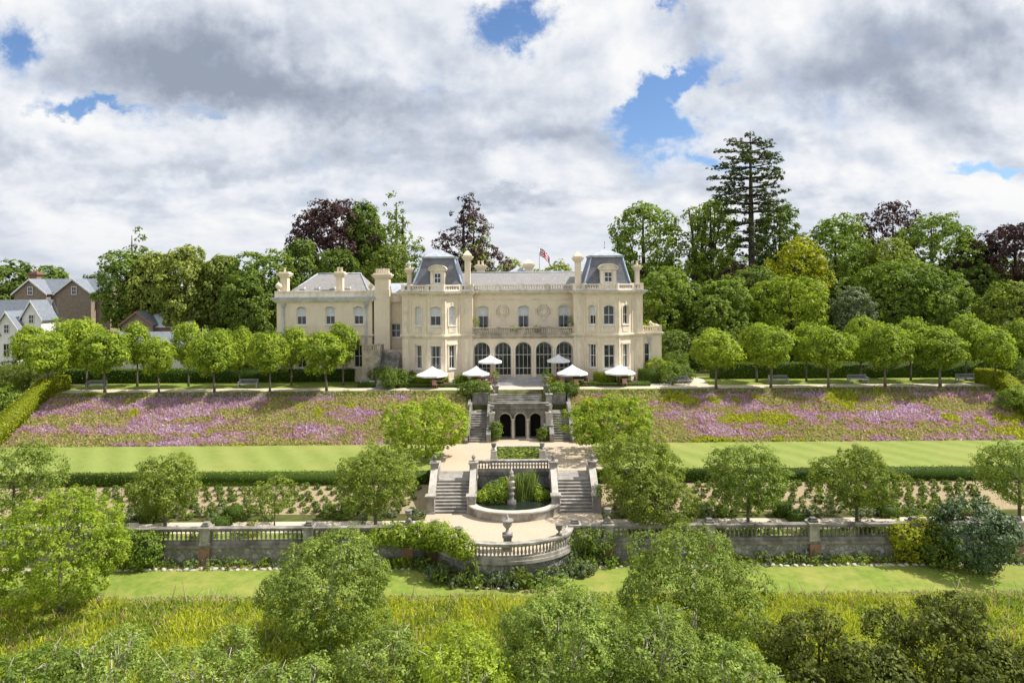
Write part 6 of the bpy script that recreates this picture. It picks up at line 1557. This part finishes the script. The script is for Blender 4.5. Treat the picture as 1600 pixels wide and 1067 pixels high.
# far woodland row closing the gaps
fp_ = []
for i in range(3):
    h = 15; t = make_tree('tree', 'far tree in the woodland row behind the wood', 'tree', (0, 0, 0), h, 6.5, 'deep', 5200, .66, z0=.5, k=16, group='far woodland row', bark='bark_dark', aspect=.7, rc=.5); fp_.append(t)
us = [(u, 'left') for u in (360, 440, 500, 570, 640)] + [(u, 'right') for u in (960, 1030, 1100, 1170, 1240, 1310, 1370, 1440, 1500, 1560, 1640)] + [(-60, 'left'), (40, 'left'), (690, 'left'), (770, 'centre'), (850, 'centre'), (910, 'centre')]
for i, (u, w) in enumerate(us):
    D = 142 + 8 * (i % 3); loc = (P(u, 440, D)[0], D, -.1); lab = {'left': 'far dark tree in the woodland row behind the left wing and birches', 'right': 'far dark tree in the woodland row behind the right-hand wood', 'centre': 'far low tree just showing over the main roof'}[w]
    sc = {'left': .95, 'right': 1.15, 'centre': .86}[w] * random.uniform(.92, 1.08)
    if i < 3: t = fp_[i]; t.location = loc; t['label'] = lab; t.scale = (sc,) * 3
    else: t = clone(fp_[i % 3], loc, lab, sc)
    t['group'] = 'far woodland row, ' + w
# undergrowth shading the foot of the wood on the right and left
for i, (u, D, r, h, lab) in enumerate(((1060, 90, 3.4, 5.0, 'dark laurel mound beside the side path'), (1120, 88, 3.6, 5.2, 'dark laurel mound behind the first lime on the right'), (1190, 88, 3.8, 5.0, 'dark laurel mound behind the second lime on the right'), (1265, 88, 3.6, 4.8, 'dark laurel mound behind the third lime on the right'), (1330, 88, 3.6, 4.6, 'dark laurel mound below the grey-green tree'), (1400, 88, 3.8, 5.2, 'dark laurel mound behind the fourth lime on the right'), (1475, 88, 3.8, 5.2, 'dark laurel mound behind the fifth lime on the right'), (1550, 88, 3.6, 5.0, 'dark laurel mound near the right end hedge'),
                            (340, 90, 3.4, 5.4, 'dark laurel mound behind the limes left of the left wing'), (405, 90, 3.2, 5.2, 'dark laurel mound beside the left wing'), (310, 110, 3.2, 5.0, 'dark laurel mound under the weeping birches'), (120, 88, 3.4, 7.4, 'spreading green tree-like shrub in front of the lodge'))):
    if i == 11: bush('shrub', lab, 'shrub', (P(u, 600, D)[0], D, -.1), 3.9, h + .6, 'lime', 6500, .34, 14)
    elif i == 0: und = bush('laurel', lab, 'shrub', (P(u, 600, D)[0], D, -.1), r, h, 'deep', 5200, .34, 12, group='laurel mounds under the wood')
    else:
        o = und.copy(); COL.objects.link(o); o.location = (P(u, 600, D)[0], D, -.1); o['label'] = lab; o.rotation_euler = (0, 0, random.uniform(0, 6)); o.scale = (r / 3.4, r / 3.4, h / 5.0)

# ================================================================= TREES IN THE GARDEN
def gtree(name, label, u, vtop, wpx, D, zb, leaf, n, lsz, z0f=.18, k=16, frac=.38, **kw):
    x = P(u, 700, D)[0]; top = P(u, vtop, D)[2]; h = top - zb
    return make_tree(name, label, 'tree', (x, D, zb), h, wpx / 2 * D / F * 1.07, leaf, int(n * 1.35), lsz, z0=h * z0f, k=k, frac=frac, bark=kw.pop('bark', 'bark'), **kw)
gtree('maple_tree', 'bright layered yellow-green tree left of the gravel court', 666, 624, 138, 59.8, -3.9, 'lime', 7500, .24, .16, 20, .30, rc=.16, up=.6)
gtree('maple_tree', 'bright layered green tree right of the gravel court', 950, 620, 140, 60.2, -3.9, 'lime', 8500, .24, .16, 20, .30, rc=.16, up=.6)
T = [(20, 686, 150, 46.6, 'sage', 8500, 'large greyish tree cut off by the left edge above the big bright bush'), (257, 710, 112, 47.3, 'olive', 7500, 'olive-green young tree second from the left beside the walk'), (586, 696, 128, 47.5, 'olive', 9500, 'olive-green tree beside the walk just left of the twin stairs'),
     (1168, 688, 130, 47.4, 'sage', 9000, 'greyish olive tree beside the walk right of the twin stairs'), (1338, 698, 128, 47.3, 'olive', 8500, 'olive-green tree further right beside the walk'), (1592, 682, 130, 47.4, 'sage', 8000, 'greyish tree cut off by the right edge')]
for u, v, w, D, lf, n, lab in T:
    gtree('walk_tree', lab, u, v, w, D, -5.56, lf, n, .17, .20, 18, .33, rc=.16, group='small trees beside the garden walk', shell=.45, trunk_r=.11)
gtree('walk_tree', 'thin sparse sapling between two olive-green trees on the left', 428, 742, 84, 48.0, -5.56, 'olive', 1500, .16, .3, 12, .34, rc=.16, group='small trees beside the garden walk', trunk_r=.05, shell=.4)
gtree('tall_shrub_tree', 'tall loose olive tree right of the twin stairs', 1000, 668, 136, 49.2, -5.56, 'olive', 12500, .17, .05, 22, .34, rc=.15, shell=.5)
gtree('tall_shrub_tree', 'yellowish loose tree overlapping the right end of the forecourt', 1028, 738, 124, 46.2, -5.56, 'birch', 9500, .16, .03, 20, .34, rc=.15, shell=.5)
gtree('round_bush', 'big bright green bushy tree at the left in front of the wall', 92, 762, 196, 38.6, -7.0, 'lime', 20000, .155, .05, 26, .32, rc=.13)
gtree('round_bush', 'round fine-leaved willow-like bush left of the bastion', 514, 826, 204, 34.6, -7.3, 'sage', 24000, .135, .0, 30, .28, rc=.13, bark='bark_pale')
gtree('round_bush', 'round fine-leaved willow-like bush right of the bastion', 1082, 826, 222, 34.4, -7.3, 'sage', 25000, .135, .0, 30, .28, rc=.13, bark='bark_pale')
# foreground tree tops
def fg(label, u, vtop, wpx, D, leaf, n, lsz=.125, tips=3, bark='bark_pale', k=16, frac=.34, shell=.5, z0f=.25, trunk_r=.11, **kw):
    return gtree('foreground_tree', label, u, vtop, wpx, D, ground_z(D), leaf, n, lsz, z0f, k, frac, tips=tips, bark=bark, rc=kw.pop('rc', .12), shell=shell, trunk_r=trunk_r, nl=12, **kw)
fg('sparse pale-branched tree top at the bottom left corner', 48, 992, 190, 24.6, 'green', 9500, tips=4)
fg('pale-branched tree top second along the bottom left', 165, 968, 190, 25.2, 'pale', 8500, tips=4)
fg('pale-branched tree top with silvery leaves left of the willow-like bush', 318, 978, 220, 24.8, 'pale', 9500, tips=4)
fg('silvery tree top in front of the left willow-like bush', 470, 1008, 150, 24.6, 'pale', 7500, tips=4)
fg('green tree top with bare twigs below the bastion on the left', 600, 965, 170, 25.4, 'sage', 11000, tips=5)
fg('bright green tree top at the bottom centre', 720, 975, 190, 25.0, 'lime', 14000, tips=3)
fg('large leafy tree top just right of the bottom centre', 880, 908, 240, 27.0, 'pale', 24000, tips=3)
fg('leafy tree top at the foot of the right willow-like bush', 1010, 945, 210, 26.2, 'sage', 17000, tips=3)
fg('pale tree top at the bottom between the willow-like bush and the dark trees', 1130, 985, 180, 24.8, 'pale', 12000, tips=4)
fg('dark spiky tree at the bottom right, left of the largest dark one', 1266, 928, 170, 26.0, 'yew', 9500, .15, 3, 'bark_dark', 18, .28, .5, .12, up=.1)
fg('low dark tree with yellowish leaves between the two dark spiky trees', 1365, 992, 170, 25.0, 'yew', 8500, .15, 3, 'bark_dark')
fg('largest dark spiky tree at the bottom right', 1468, 912, 220, 26.0, 'yew', 14500, .15, 4, 'bark_dark', 22, .28, .5, .1, up=.1)
fg('dark tree cut off by the bottom right corner', 1578, 985, 170, 25.0, 'yew', 9000, .15, 3, 'bark_dark')
